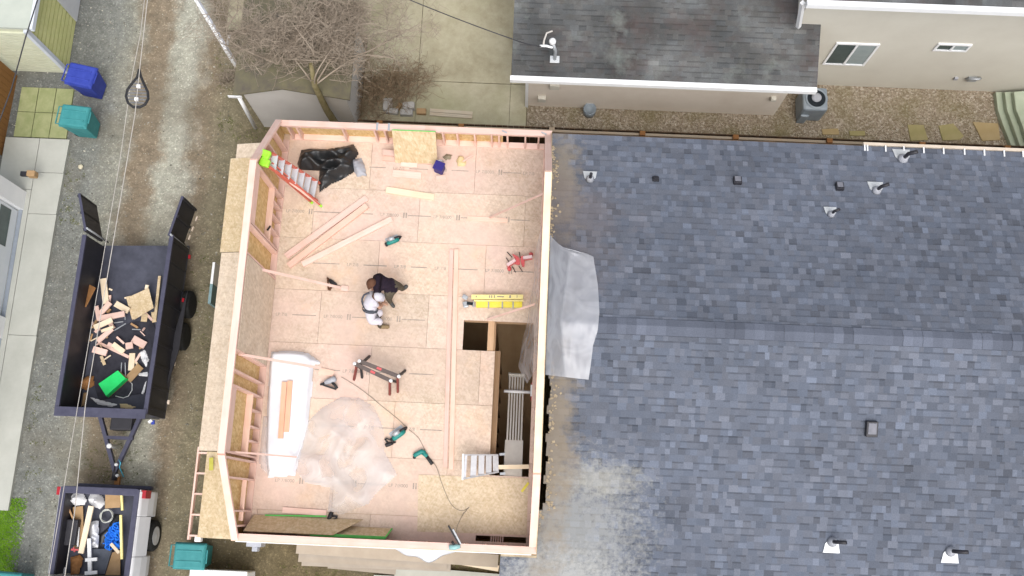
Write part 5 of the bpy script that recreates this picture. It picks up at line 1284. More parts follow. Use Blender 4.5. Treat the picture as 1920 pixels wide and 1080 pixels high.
zt = .20
for a, b, lab in (((533.5, 716), (526, 822), 'left pink board lying on the white sheeted stack'), ((544, 714), (537, 810), 'right pink board lying on the white sheeted stack')):
    board('pink_board', a, b, .11, .03, wood('orange_pink_board', (.74, .40, .27), (.79, .48, .34)), lab, z=zt + .03)
# braces
def brace(a, za, b, zb, lab, w_=.09, h_=.02):
    solo('brace', MB().beam(P(*a, za), P(*b, zb), w_ * .6, h_), LUM, lab, 'brace', 'thin braces nailed to the walls')
brace((488, 505), 1.2, (640, 540), .03, 'thin brace from the gable wall towards the dark nail gun', .1)
brace((447, 664), 1.9, (602, 690), .25, 'thin brace crossing the top of the white sheet', .09)
brace((422, 846), 1.9, (556, 857), .25, 'thin brace crossing the lower part of the white sheet', .06)
brace((512, 318), 1.7, (600, 384), .03, 'thin brace behind the red stepladder', .09)
brace((1019, 363), 1.9, (918, 408), .03, 'thin brace from the long wall down to the faint pink board', .07)
brace((1004, 570), 1.5, (914, 599), .03, 'thin brace beside the stair opening under the yellow ladder', .07)
solo('crossing_board', MB().beam(P(934, 876, .03), P(992, 875, .03), .09, .04), LUMY, 'pale board bridging the stair opening beside the aluminium steps', 'board')
# loose OSB sheet
pq = [P(*c, .005) for c in ((785, 890), (992, 897), (988, 1003), (782, 1002))]
lo = solo('osb_sheet', MB().prism([(max(-9, p_.x), max(p_.y, -7.02)) if p_.x < 4.8 else (4.86, max(p_.y, -7.02)) for p_ in pq], .002, .012), osb('cream_osb', (.60, .475, .325), (.67, .54, .39), (.50, .375, .235)), 'loose yellow OSB sheet lying flat at the corner of the deck', 'sheet')
# leaning sheets
def lean(name, x0, x1, yb, yt, zb, zt_, m_, label, edge=True, cat='sheet'):
    q = [V((x0, yb, zb)), V((x1, yb, zb)), V((x1, yt, zt_)), V((x0, yt, zt_))]
    n = (q[1] - q[0]).cross(q[3] - q[0]).normalized() * .014
    o = solo(name, MB().extr(q, n), m_, label, cat)
    if edge:
        e = MB(); e.beam((x0, yt, zt_ + .004), (x1, yt, zt_ + .004), .02, .012); e.obj('painted_edge', GREENE, o)
    return o
a, b = P(735, 243, .9), P(817, 247, .9)
lean('osb_sheet', a.x, b.x, 1.30, YB - .16, .012, KN + .06, OSBY, 'OSB sheet with green top edge leaning on the knee wall at the fence')
a, b = P(449, 995, .3), P(679, 975, .3)
solo('osb_sheet', MB().extr([V((-1.0, -6.83, .02)), V((P(680, 978, .02).x, -6.83, .02)), V((P(625, 1000, .6).x, -7.16, .62)), V((-1.03, -7.16, .62))], (0, .008, .012)), OSBY, 'long OSB sheet leaning on the front knee wall', 'sheet')
gs = solo('osb_sheet', MB().extr([V((P(560, 990, .02).x, -6.98, .012)), V((P(735, 995, .02).x, -6.98, .012)), V((P(722, 1004, .5).x, -7.18, .55)), V((P(560, 1000, .5).x, -7.18, .55))], (0, .008, .012)), OSBY, 'green edged OSB sheet showing from behind the long leaning sheet', 'sheet')
e = MB(); e.beam((P(583, 1000, .5).x, -7.165, .575), (P(724, 1004, .5).x, -7.165, .575), .06, .012); e.beam((P(735, 995, .02).x, -6.98, .03), (P(723, 1004, .5).x, -7.165, .57), .03, .016); e.obj('painted_edge', GREENE, gs)
solo('green_strip', MB().beam(P(497, 966, .05), P(612, 968, .05), .03, .02), GREENE, 'thin green strip lying above the long leaning sheet', 'strip')
# white sheeted stack
wp = [(507, 658), (540, 656), (575, 660), (603, 680), (588, 684), (583, 740), (578, 790), (552, 892), (500, 896), (496, 850), (499, 760), (503, 690)]
def wz_(x, y, d):
    k = min(1, d / .10); return .012 + (zt + .0) * (k * k * (3 - 2 * k)) + .012 * noise.noise(V((x * 5, y * 5, 1)))
solo('white_sheet', MB().heap([(P(*c, 0.1).x, P(*c, .1).y) for c in wp], wz_, .035), WRAP, 'white sheet over a low stack with two pink boards on it', 'sheet')
# clear plastic heap
cp_ = [(600, 765), (640, 742), (672, 745), (700, 760), (718, 800), (722, 850), (745, 890), (705, 925), (690, 945), (640, 965), (612, 958), (618, 915), (570, 905), (545, 870), (560, 830), (575, 790)]
def cz(x, y, d):
    wx = noise.noise(V((x * .8, y * .8, 5))) * .6; k = x * .55 + y * .84
    f1 = abs(noise.noise(V((k * 1.5 + wx, (x - y) * .35, 9)))); f2 = abs(noise.noise(V((x * 1.7 + wx * 2, y * .9, 2)))); f3 = noise.noise(V((x * 5, y * 4, 7)))
    return .02 + (1 - math.exp(-d / .3)) * (.34 * (1 - f1 * 1.7) * .6 + .2 * (1 - f2 * 1.8) * .5 + .01 * f3)
hp_ = MB().heap([(P(*c, .1).x, P(*c, .1).y) for c in cp_], lambda x, y, d: max(.012, cz(x, y, d)), .04)
hp_.heap([(P(*c, .05).x, P(*c, .05).y) for c in ((493, 780), (503, 780), (502, 830), (500, 893), (492, 884), (484, 868))], lambda x, y, d: .1 * min(1, d / .12) + .012 + .015 * noise.noise(V((x * 9, y * 9, 0))), .05)
solo('plastic_heap', hp_, PLAS, 'heap of crumpled clear plastic sheeting beside the white sheet', 'plastic sheet')
# black tarp and grey seat
tp2 = [(560, 292), (563, 279), (580, 276), (612, 277), (645, 272), (662, 268), (672, 285), (664, 300), (668, 318), (640, 335), (618, 345), (598, 360), (596, 340), (597, 318), (560, 316), (556, 304)]
def tz(x, y, d):
    a_ = abs(noise.noise(V((x * 2.3, y * 4.2, 5)))); b_ = noise.noise(V((x * 6, y * 8, 2)))
    return .02 + (1 - math.exp(-d / .12)) * (.34 - .5 * a_ + .1 * b_)
solo('black_tarp', MB().heap([(P(*c, .1).x, P(*c, .1).y) for c in tp2], lambda x, y, d: max(.012, tz(x, y, d)), .03), TARP, 'crumpled black tarp heap beside the red stepladder', 'tarp')
crumple('grey_bag', ((657, 296), (676, 292), (682, 305), (686, 326), (668, 328), (660, 315)), .015, .32, GREYP, 'grey bag slumped against the black tarp', 'bag', lambda x, y, z: P(x, y, .15), sc=5)
# red stepladder
sl_ = thing('stepladder', 'red stepladder with lime green cap leaning on the gable wall', 'stepladder', P(590, 355, 0))
tA, tB2 = P(509, 287, 1.95), P(505, 313, 1.95); bA, bB = P(601, 345, .03), P(594, 376, .03)
MB().beam(tA, bA, .035, .08).obj('rail', REDF, sl_); MB().beam(tB2, bB, .035, .08).obj('rail', REDF, sl_)
for k in range(7):
    t = .07 + k * .135; a, b = tA.lerp(bA, t), tB2.lerp(bB, t); MB().beam(a, b, .13, .03).obj('step', ALU, sl_)
r1, r2 = P(583, 379, .03), P(600, 385, .03)
MB().beam(tB2 + V((.05, -.02, -.1)), r1, .03, .05).obj('rear_leg', REDF, sl_); MB().beam(tA.lerp(tB2, .6) + V((.02, 0, -.1)), r2, .03, .05).obj('rear_leg', REDF, sl_)
for q in (r1, r2): MB().obox(q, .1, .05, .05, -.6).obj('foot', LIME, sl_)
mt = P(497, 297, 2.0); cm = MB(); cm.obox(mt + V((0, .095, 0)), .22, .17, .12, -.3); cm.obox(mt - V((0, .10, 0)), .22, .17, .12, -.25); cm.obox(mt, .14, .1, .10, -.3); cm.obj('top_cap', LIME, sl_, bevel=.03)
# yellow folded stepladder
yl = thing('stepladder', 'yellow folded stepladder lying on the deck above the stair opening', 'stepladder', P(925, 565, 0))
MB().beam(P(884, 557, .18), P(981, 557, .18), .10, .06).obj('rail', YELP, yl)
MB().beam(P(893, 571, .09), P(979, 571, .09), .14, .05).obj('rail', YELL, yl)
MB().beam(P(889, 564, .185), P(981, 564, .185), .03, .04).obj('rail', YELP, yl)
for px in (916, 942, 962): MB().beam(P(px, 564, .12), P(px, 578, .12), .03, .05).obj('step', GREYP, yl)
for i, (x0, x1, h) in enumerate(((892, 894, .02), (917, 919, .03), (921, 923, .03), (926, 928, .03), (932, 945, .012), (955, 958, .03), (969, 970, .03))):
    a, b = P(x0, 556, .2115), P(x1, 556, .2115); MB().box(a.x, b.x, a.y - h, a.y + h, .211, .2125).obj('printed_marking', CORD, yl)
tc_ = MB(); tc_.obox(P(872, 557, .16), .13, .1, .05, -.5); tc_.obox(P(873, 571, .1), .12, .14, .06, .3); tc_.obox(P(888, 570, .13), .05, .15, .05); tc_.obj('top_cap', STEEL, yl, bevel=.02)
MB().obox(P(881, 569, .165), .13, .07, .012, -.1).obj('cap_hole', DARKG, yl)
# aluminium steps tipped out of the opening
al = thing('step_stool', 'aluminium steps lying half over the stair opening', 'steps', P(900, 875, 0))
A0, A1, B0, B1_ = P(872, 853, .48), P(869, 898, .48), P(933, 853, .04), P(934, 885, .04)
MB().beam(A0, B0, .03, .07).obj('rail', ALU, al); MB().beam(A1, B1_, .03, .07).obj('rail', ALU, al)
for k, t in enumerate((.03, .27, .5, .72, .93)): MB().beam(A0.lerp(B0, t), A1.lerp(B1_, t), .125 if k else .05, .025, up=(.3, 0, 1)).obj('step', ALU, al)
for q in (B0 + V((.1, .02, -.01)), B1_ + V((.1, -.03, -.01))): MB().obox(q, .12, .05, .03, .1).obj('foot', STEEL, al)
MB().obox(A0.lerp(A1, .5) - V((.03, 0, .02)), .04, .55, .02, .03).obj('top_cap', WHITE, al)
# slatted ramp standing up through the opening
rp = thing('slatted_ramp', 'grey slatted ramp standing in the stair opening', 'ramp', P(965, 880, -3))
RT = noisy('grey_tan_ramp', (.60, .565, .51), (.68, .645, .59), 6, .6, .3, .1, bs=.05)
r0, r1 = P(961, 896, -.03), P(969, 701, -1.1); rm_ = P(964, 826, -.03 - 1.07 * .36)
sl2 = MB()
up_ = V((0, -1, 1))
for k in range(6):
    o_ = V(((k - 2.5) * .062, 0, 0)); MB().beam(rm_ + o_, r1 + o_, .036, .03, up=up_).obj('slat', RT, rp)
MB().beam(r0, rm_, .40, .035, up=up_).obj('lower_panel', RT, rp)
MB().beam(r1 - V((.18, .03, 0)), r1 + V((.18, -.03, 0)), .08, .045, up=up_).obj('end_bar', RT, rp)
c_ = rm_.lerp(r1, .72); MB().tube([c_ + V((-.28, 0, .06)), c_ + V((.33, 0, .06))], .035, 10).obj('cross_tube', WHITE, rp)
MB().beam(c_ + V((.37, -.2, .05)), c_ + V((.37, .22, .05)), .05, .1).obj('hand_rail', REDT, rp); MB().beam(c_ + V((.36, -.1, .13)), c_ + V((.36, .16, .13)), .06, .05).obj('rail_cap', WHITE, rp)
for dx in (-.17, .17): MB().box(r1.x + dx - .025, r1.x + dx + .025, r1.y - .03, r1.y + .03, G + .03, r1.z - .03).obj('support_leg', RT, rp)
# pump jacks in red
rj = thing('red_jack', 'red and white wall jack with thin legs on the deck by the long wall', 'jack', P(970, 490, 0))
def rq(x, y, z): return P(940 + x / 18, 460 + y / 18, z)
for i, (a, b) in enumerate((((200, 670), (470, 500)), ((730, 430), (1040, 380)))):
    MB().beam(rq(*a, .2), rq(*b, .2), .065, .06).obj('jack_arm', noisy('pale_pink_bar', (.72, .52, .52), (.80, .62, .62), 20, .4, .4, bs=0), rj)
    MB().beam(rq(a[0] + 5, a[1] + 55, .14), rq(b[0] + 5, b[1] + 55, .14), .05, .05).obj('arm_edge', REDT, rj)
b_ = MB(); b_.extr([rq(*c, .22) for c in ((365, 280), (560, 370), (610, 420), (640, 620), (560, 650), (470, 620), (440, 660), (500, 480))], (0, 0, -.08)); b_.obj('jack_plate', REDT, rj, bevel=.006)
b_ = MB(); b_.extr([rq(*c, .22) for c in ((655, 380), (760, 330), (720, 430), (790, 520), (780, 720), (700, 690), (650, 540))], (0, 0, -.08)); b_.obj('jack_plate', REDT, rj, bevel=.006)
for a, b in (((200, 230), (360, 400)), ((165, 420), (260, 560)), ((370, 720), (480, 910)), ((590, 700), (710, 880)), ((605, 230), (640, 420))): MB().tube([rq(*a, .02), rq(*b, .12)], .011, 6).obj('jack_leg', TOOLB, rj)
for a in ((270, 790), (1000, 300)): MB().lathe([(.045, -.05), (.05, .0), (.03, .05), (0, .055)], rq(*a, .1), 12).obj('jack_knob', REDT, rj)
# sawhorses
def sawhorse(a, b, label, legs):
    s_ = thing('sawhorse', label, 'sawhorse', P((a[0] + b[0]) / 2, (a[1] + b[1]) / 2, 0), 'folding sawhorses')
    A, B = P(*a, .62), P(*b, .62); d = (B - A).normalized(); nn = V((-d.y, d.x, 0))
    bm = MB().beam(A, B, .085, .07).obj('beam', noisy('brown_steel', (.085, .065, .058), (.13, .10, .09), 9, .5, .4, bs=0), s_)
    m_ = A.lerp(B, .5); MB().beam(m_ - d * .05 + V((0, 0, .036)), m_ + d * .06 + V((0, 0, .036)), .05, .004).obj('red_label', REDT, bm)
    for q in (A, B): MB().lathe([(.035, -.03), (.042, 0), (.035, .03), (0, .032)], q + V((0, 0, .02)), 12).obj('end_cap', WHITE, bm)
    for q, ft, mm in legs(A, B): MB().beam(q, ft, .045, .05).obj('leg', mm, s_)
RDB = noisy('red_brown_leg', (.16, .03, .025), (.22, .05, .04), 9, .5, .4, bs=0)
sawhorse((665, 682), (733, 714), 'nearer sawhorse of the pair, its legs towards the clear plastic heap', lambda A, B: ((A + (B - A) * .06, P(664, 712, .02), RDB), (B - (B - A) * .03, P(731, 740, .02), RDB), (A + (B - A) * .05, P(676, 690, .02), TOOLB), (B - (B - A) * .05, P(745, 716, .02), TOOLB)))
sawhorse((674, 677), (748, 706), 'farther sawhorse of the pair, its legs towards the two workers', lambda A, B: ((A + (B - A) * .02, P(679, 708, .02), TOOLB), (B - (B - A) * .03, P(746, 735, .02), RDB), (A + (B - A) * .08, P(693, 668, .02), TOOLB), (B - (B - A) * .02, P(760, 695, .02), TOOLB)))
# power tools
def tool_saw(px, py, rz, label, sc=1):
    r = thing('circular_saw', label, 'power saw', P(px, py, 0)); M = Matrix.Translation(root_loc(r)) @ Matrix.Rotation(rz, 4, 'Z') @ Matrix.Scale(sc, 4)
    def tr(mb): mb.v = [tuple(M @ V(p_)) for p_ in mb.v]; return mb
    tr(MB().box(-.17, .13, .02, .11, .0, .006)).obj('base_plate', STEEL, r)
    tr(MB().lathe([(.02, -.07), (.085, -.06), (.095, -.02), (.095, .02), (.03, .03)], (-.03, .03, .1), 20, axis='Y')).obj('blade_guard', STEEL, r)
    tr(MB().tube([(-.17, -.045, .06), (-.12, -.04, .09), (.05, -.04, .095), (.12, -.04, .07)], [.035, .058, .058, .04], 12)).obj('motor_body', TOOLT, r)
    tr(MB().lathe([(.03, -.03), (.05, -.02), (.05, .02), (.03, .03)], (-.185, -.045, .06), 14, axis='X')).obj('motor_cap', TOOLB, r)
    tr(MB().tube([(.04, .0, .15), (.13, .0, .17), (.19, -.01, .12), (.14, -.03, .07)], .022, 8)).obj('handle', TOOLB, r)
tool_saw(738, 451, R_(24), 'teal circular saw on the deck below the cream board', 1.0)
tool_saw(748, 812, R_(38), 'teal circular saw on the deck right of the clear plastic heap', 1.1)
def nailer(px, py, rz, label, mbody, mm2, sc=1, cat='nail gun', name='nail_gun'):
    r = thing(name, label, cat, P(px, py, 0)); M = Matrix.Translation(root_loc(r)) @ Matrix.Rotation(rz, 4, 'Z') @ Matrix.Scale(sc, 4)
    def tr(mb): mb.v = [tuple(M @ V(p_)) for p_ in mb.v]; return mb
    tr(MB().tube([(-.13, 0, .06), (-.10, 0, .06), (.02, 0, .06), (.10, 0, .06)], [.045, .06, .055, .04], 12)).obj('body', mbody, r, bevel=0)
    tr(MB().tube([(.10, 0, .06), (.19, 0, .06)], .022, 8)).obj('nose', mm2, r)
    tr(MB().tube([(-.03, .03, .06), (-.07, .12, .06), (-.08, .19, .06)], [.03, .026, .03], 10)).obj('handle', mm2, r)
    tr(MB().beam((.15, .02, .06), (-.06, .20, .06), .03, .05)).obj('magazine', mm2, r)
nailer(624, 531, R_(140), 'dark nail gun beside the tiny pale block', TOOLB, BARK if False else CAPB, .9)
nailer(619, 715, R_(205), 'grey and black nail gun beside the white sheet', GREYP, TOOLB, 1.15)
nailer(731, 833, R_(20), 'small black nail gun below the teal circular saw', TOOLB, TOOLB, .75)
nailer(619, 969, R_(250), 'black nail gun lying by the long leaning sheet', TOOLB, TOOLB, .8)
dr_ = thing('power_drill', 'teal corded drill with black grip near the loose OSB sheet', 'drill', P(795, 855, 0))
def dq(x, y, z): return P(700 + x / 5.4, 780 + y / 5.4, z)
MB().tube([dq(410, 405, .06), dq(440, 385, .06), dq(490, 360, .06), dq(525, 375, .06)], [.045, .05, .055, .05], 12).obj('body', TOOLT, dr_)
MB().tube([dq(500, 370, .06), dq(530, 395, .06), dq(545, 410, .06)], [.05, .045, .04], 10).obj('neck', TOOLT, dr_)
MB().tube([dq(530, 400, .05), dq(565, 445, .05), dq(598, 488, .05)], [.034, .036, .042], 10).obj('grip', TOOLB, dr_)
MB().lathe([(.02, -.03), (.035, 0), (.03, .03), (0, .035)], dq(415, 420, .05), 10).obj('chuck', TOOLB, dr_)
solo('extension_cord', MB().tube(spline([P(*c, .02) for c in ((767, 806), (785, 822), (800, 850), (813, 868), (820, 880), (828, 905), (840, 935), (850, 950), (862, 957), (872, 956), (880, 951))]), .006, 6), CORD, 'thin grey cord curving from the teal drill onto the loose OSB sheet', 'cord')
solo('extension_cord', MB().tube(spline([P(*c, .02) for c in ((640, 707), (668, 724), (695, 744), (720, 765), (745, 785), (764, 803))]), .006, 6), CORD, 'thin straight cord from the grey nail gun to the teal circular saw', 'cord')
nt_ = thing('framing_nailer', 'teal tipped framing nailer hooked over the front wall plate', 'nail gun', P(853, 1012, KN))
MB().beam(P(841, 986, KN + .35), P(862, 1022, KN + .07), .035, .04).obj('magazine', TOOLB, nt_)
MB().beam(P(849, 992, KN + .3), P(864, 1020, KN + .08), .03, .03).obj('rail', STEEL, nt_)
MB().tube([P(842, 1026, KN + .06), P(852, 1026, KN + .06), P(863, 1024, KN + .06)], [.05, .06, .045], 10).obj('body', noisy('pale_teal_tool', (.22, .42, .42), (.32, .52, .52), 20, .5, .4, bs=0), nt_)
MB().beam(P(848, 1016, KN + .12), P(852, 1022, KN + .06), .05, .06).obj('grip', TOOLB, nt_)
solo('extension_cord', MB().tube(spline([P(880, 951, .03), P(868, 965, .05), P(858, 985, .3), P(855, 1000, KN + .1)]), .006, 6), CORD, 'thin cord rising from the loose OSB sheet to the framing nailer', 'cord')
# cooler, pouch, dust heap
ck = thing('cooler', 'navy square cooler with grey rim on the deck below the stacked boards', 'cooler', P(824, 312, 0))
q = P(823, 311, .3); MB().obox((q.x, q.y, .15), .22, .2, .28, -.35).obj('cooler_body', NAVY, ck, bevel=.03)
MB().obox((q.x, q.y, .305), .24, .22, .04, -.35).obj('cooler_lid', NAVY, ck, bevel=.015); MB().tube([P(817, 303, .25), P(824, 300, .33), P(832, 303, .25)], .014, 8).obj('handle', GREYP, ck)
crumple('tool_pouch', ((829, 293), (836, 287), (848, 289), (846, 297), (835, 300)), .01, .14, noisy('olive_pouch', (.20, .165, .11), (.28, .23, .16), 9), 'olive tool pouch between the cooler and the leaning OSB sheet', 'pouch', lambda x, y, z: P(x, y, .05))
crumple('cloth_bundle', ((855, 300), (860, 290), (868, 291), (875, 303), (872, 310), (858, 310)), .01, .2, SAWD, 'yellow tan cloth bundle right of the navy cooler', 'bundle', lambda x, y, z: P(x, y, .08))
solo('wood_stick', MB().beam(P(868, 303, .05), P(886, 291, .03), .035, .03), LUM, 'short thin stick poking out of the tan cloth bundle', 'stick')
YTAPE = noisy('yellow_tape', (.72, .60, .06), (.78, .68, .12), 9, .6, .3, bs=0)
solo('tape_strip', MB().beam(P(978, 922, .02), P(991, 905, .02), .05, .004), YTAPE, 'short yellow tape strip on the loose OSB sheet by the party wall', 'tape')
solo('tape_strip', MB().beam(P(396, 882, -.15), P(396, 858, -.15), .09, .006), noisy('olive_tape', (.42, .40, .05), (.5, .47, .1), 9, .6, .3, bs=0), 'olive yellow tape strip on the pent roof beside the kink of the gable plate', 'tape')
q = P(407, 536, -2.4); pn = thing('standing_panel', 'narrow white and teal panel standing on edge beside the lane wall', 'panel', (q.x, q.y, G))
MB().box(q.x - .03, q.x + .03, q.y - .05, q.y + .5, G, -1.95).obj('white_face', WHITE, pn); MB().box(q.x - .035, q.x + .035, q.y - .55, q.y - .052, G, -1.95).obj('teal_face', noisy('grey_teal', (.16, .25, .26), (.22, .32, .33), 5, .6, .3), pn)
q = P(507, 427, .8); solo('hand_tool', MB().beam(P(501, 432, .84), P(507, 424, .84), .03, .03).obj if False else MB().beam(P(501, 432, .84), P(507, 424, .84), .035, .03), TOOLB, 'small dark hand tool lying on the upper window sill of the gable wall', 'tool')
# ------------------------------------------------------------------ boards stacked on the ground in front
for i, (a, b, w_, h0, m_, lab) in enumerate((
    ((556, 1026), (934, 1052), .30, .30, FIBC, 'uppermost grey tan siding board of the stack under the front wall'),
    ((560, 1043), (838, 1058), .26, .22, FIBC, 'second grey tan siding board, its left end stepped outward'),
    ((566, 1052), (845, 1063), .22, .14, FIBC, 'third grey tan siding board of the stack, partly covered'),
    ((615, 1060), (742, 1072), .14, .12, FIBC, 'short grey tan siding strip at the outer edge of the stack'))):
    board('siding_board', a, b, w_, .02, m_, lab, z=G + h0, cat='siding board', group='siding boards stacked in front')
board('siding_board', (740, 1074), (960, 1092), .34, .02, CONC, 'pale grey board in front of the siding stack at the photo edge', z=G + .1, cat='siding board', group='siding boards stacked in front')
board('siding_board', (700, 1090), (880, 1098), .3, .02, CONC, 'pale grey board cut off by the bottom edge of the photo', z=G + .06, cat='siding board', group='siding boards stacked in front')
board('ground_lumber', (840, 1049), (935, 1066), .14, .08, LUMY, 'pale lumber piece on the ground right of the siding stack', z=G + .02, cat='lumber', group='lumber on the ground')
board('ground_lumber', (845, 1036), (900, 1042), .12, .08, LUMY, 'short lumber piece close to the front wall by the siding stack', z=G + .02, cat='lumber', group='lumber on the ground')

# ------------------------------------------------------------------ the two workers
def person(label, loc, joints, bones, mats, subdiv=2):
    """one skinned body: joints name -> (point, radius x, radius y); bones give the clothing of each stretch"""
    root = thing('person', label, 'person', loc)
    names = list(joints); vi = {n: i for i, n in enumerate(names)}
    me = bpy.data.meshes.new('body'); me.from_pydata([tuple(V(joints[n][0]) - V(loc)) for n in names], [(vi[a], vi[b]) for a, b, _ in bones], [])
    o = bpy.data.objects.new('body', me); C.objects.link(o)
    sk = o.modifiers.new('skin', 'SKIN'); sk.use_smooth_shade = True
    for i, n in enumerate(names):
        s_ = me.skin_vertices[0].data[i]; s_.radius = (joints[n][1], joints[n][2]); s_.use_root = (n == 'pelvis')
    sb = o.modifiers.new('sub', 'SUBSURF'); sb.levels = subdiv; sb.render_levels = subdiv
    bpy.context.view_layer.update()
    me2 = bpy.data.meshes.new_from_object(o.evaluated_get(bpy.context.evaluated_depsgraph_get()))
    me2.name = 'body'; o.modifiers.clear(); old = o.data; o.data = me2; bpy.data.meshes.remove(old)
    me2.materials.clear()
    for m_ in mats: me2.materials.append(m_)
    seg = [(V(joints[a][0]) - V(loc), V(joints[b][0]) - V(loc), k, (joints[a][1] + joints[b][1]) / 2) for a, b, k in bones]
    for p_ in me2.polygons:
        p_.use_smooth = True; c = p_.center; best = (9e9, 0)
        for a, b, k, r in seg:
            e = b - a; t = max(0, min(1, (c - a).dot(e) / max(e.length_squared, 1e-9))); d = (c - a - e * t).length / r
            if d < best[0]: best = (d, k)
        p_.material_index = best[1]
    for v_ in me2.vertices:
        v_.co += V((noise.noise(v_.co * 9), noise.noise(v_.co * 9 + V((5, 0, 0))), noise.noise(v_.co * 9 + V((0, 7, 0))))) * .008
    o.parent = root; return root
def hand(J, Bn, nm, wrist, d, n, k):
    """palm, four unequal bent fingers and a thumb from the side of the palm"""
    d = V(d).normalized(); n = V(n).normalized(); s_ = d.cross(n).normalized(); w_ = V(wrist)
    J[nm + 'p'] = (w_ + d * .06, .036, .02); Bn.append((nm, nm + 'p', k))
    for i, (off, ln) in enumerate(((-.030, .068), (-.010, .08), (.011, .075), (.031, .058))):
        a = w_ + d * .095 + s_ * off; J[nm + 'f%d' % i] = (a, .0095, .009); b = a + d * ln * .55 - n * .012; J[nm + 'g%d' % i] = (b, .009, .0085); c = b + d * ln * .35 - n * .03; J[nm + 'h%d' % i] = (c, .0078, .0078)
        Bn += [(nm + 'p', nm + 'f%d' % i, k), (nm + 'f%d' % i, nm + 'g%d' % i, k), (nm + 'g%d' % i, nm + 'h%d' % i, k)]
    a = w_ + d * .045 - s_ * .045; b = a + d * .035 - s_ * .02 - n * .01; J[nm + 't0'] = (a, .012, .011); J[nm + 't1'] = (b, .0095, .009); Bn += [(nm + 'p', nm + 't0', k), (nm + 't0', nm + 't1', k)]
def head_parts(root, c, f, up, hair_m, cap_m, r=.1, brim=True, skin=True):
    """face, ears, hair or cap; f is where the face looks"""
    f = V(f).normalized(); up = V(up); up = (up - f * up.dot(f)).normalized(); s_ = f.cross(up); c = V(c)
    M = Matrix((( f.x, s_.x, up.x), (f.y, s_.y, up.y), (f.z, s_.z, up.z))).to_4x4(); M.translation = c
    def tr(mb): mb.v = [tuple(M @ V(p_)) for p_ in mb.v]; return mb
    def ball(c0, rx, ry, rz_, m_, nm, z0=-1, z1=1, n=18, k=10):
        mb = MB(); b = 0; pr = []
        for i in range(k + 1):
            zz = z0 + (z1 - z0) * i / k; zz = max(-.999, min(.999, zz)); pr.append((math.sqrt(1 - zz * zz), zz))
        mb.lathe(pr, (0, 0, 0), n); mb.v = [(p_[0] * rx + c0[0], p_[1] * ry + c0[1], p_[2] * rz_ + c0[2]) for p_ in mb.v]
        return tr(mb).obj(nm, m_, root)
    for sg in (-1, 1):
        ball((.088, .035 * sg, .0), .012, .014, .012, WHITE, 'eye'); ball((.0, .085 * sg, -.01), .022, .014, .034, SKIN, 'ear')
    ball((.10, 0, -.028), .022, .018, .028, SKIN, 'nose'); ball((.088, 0, -.068), .012, .026, .008, noisy('lips', (.35, .14, .12), (.4, .17, .14), 20, .6, .2, bs=0), 'mouth')
    if hair_m: ball((-.015, 0, .0), .108, .096, .112, hair_m, 'hair', -.55, 1)
    if cap_m:
        ball((-.004, 0, .03), .128, .112, .105, cap_m, 'cap', -.1, 1)
        if brim: tr(MB().prism([(.06, -.10), (.15, -.085), (.185, -.03), (.185, .03), (.15, .085), (.06, .10)], .025, .037)).obj('cap_brim', cap_m, root, bevel=.004)
# worker in black, bent over with feet apart
def at(px, py, z): return P(px, py, z)
J = {}; Bn = []
pel = at(733, 539, .88)
J['pelvis'] = (pel, .165, .15); J['waist'] = (at(724, 533, .96), .16, .14); J['chest'] = (at(714, 531, .99), .19, .15); J['shoulder'] = (at(707, 530, 1.0), .16, .125); J['neck'] = (at(701, 531, .99), .06, .06); J['head0'] = (at(697.5, 532, .97), .085, .09); J['head1'] = (at(693.5, 533.5, .93), .07, .07)
Bn += [('pelvis', 'waist', 0), ('waist', 'chest', 0), ('chest', 'shoulder', 0), ('shoulder', 'neck', 0), ('neck', 'head0', 2), ('head0', 'head1', 2)]
J['sl'] = (at(712, 517, .96), .085, .08); J['el'] = (at(703, 520, .68), .055, .055); J['wl'] = (at(699, 542, .48), .036, .034)
J['sr'] = (at(708, 545, .95), .085, .08); J['er'] = (at(709, 557, .70), .055, .055); J['wr'] = (at(708, 566, .48), .036, .034)
Bn += [('shoulder', 'sl', 0), ('sl', 'el', 0), ('el', 'wl', 2), ('shoulder', 'sr', 0), ('sr', 'er', 0), ('er', 'wr', 2)]
hand(J, Bn, 'wl', J['wl'][0], (-.2, -.6, -.7), (0, -.6, .6), 2); hand(J, Bn, 'wr', J['wr'][0], (.1, -.5, -.8), (0, -.7, .6), 2)
J['hl'] = (at(742, 535, .84), .115, .11); J['kl'] = (at(751, 538, .47), .075, .075); J['al'] = (at(754, 543, .10), .048, .048); J['tl'] = (at(765, 535, .05), .05, .042)
J['hr'] = (at(730, 551, .84), .115, .11); J['kr'] = (at(729, 560, .47), .075, .075); J['ar'] = (at(731, 566, .10), .048, .048); J['tr'] = (at(740, 577, .05), .05, .042)
Bn += [('pelvis', 'hl', 1), ('hl', 'kl', 1), ('kl', 'al', 1), ('al', 'tl', 3), ('pelvis', 'hr', 1), ('hr', 'kr', 1), ('kr', 'ar', 1), ('ar', 'tr', 3)]
pa = person('person in black shirt and brown cap bending forward over the deck', at(744, 556, 0), J, Bn, [SHIRTK, PANTO, SKIN, SHOE])
hc_ = at(698.5, 531.5, .99); head_parts(pa, hc_, (-.55, -.25, -.75), (-.75, -.1, .65), CAPB, CAPB)
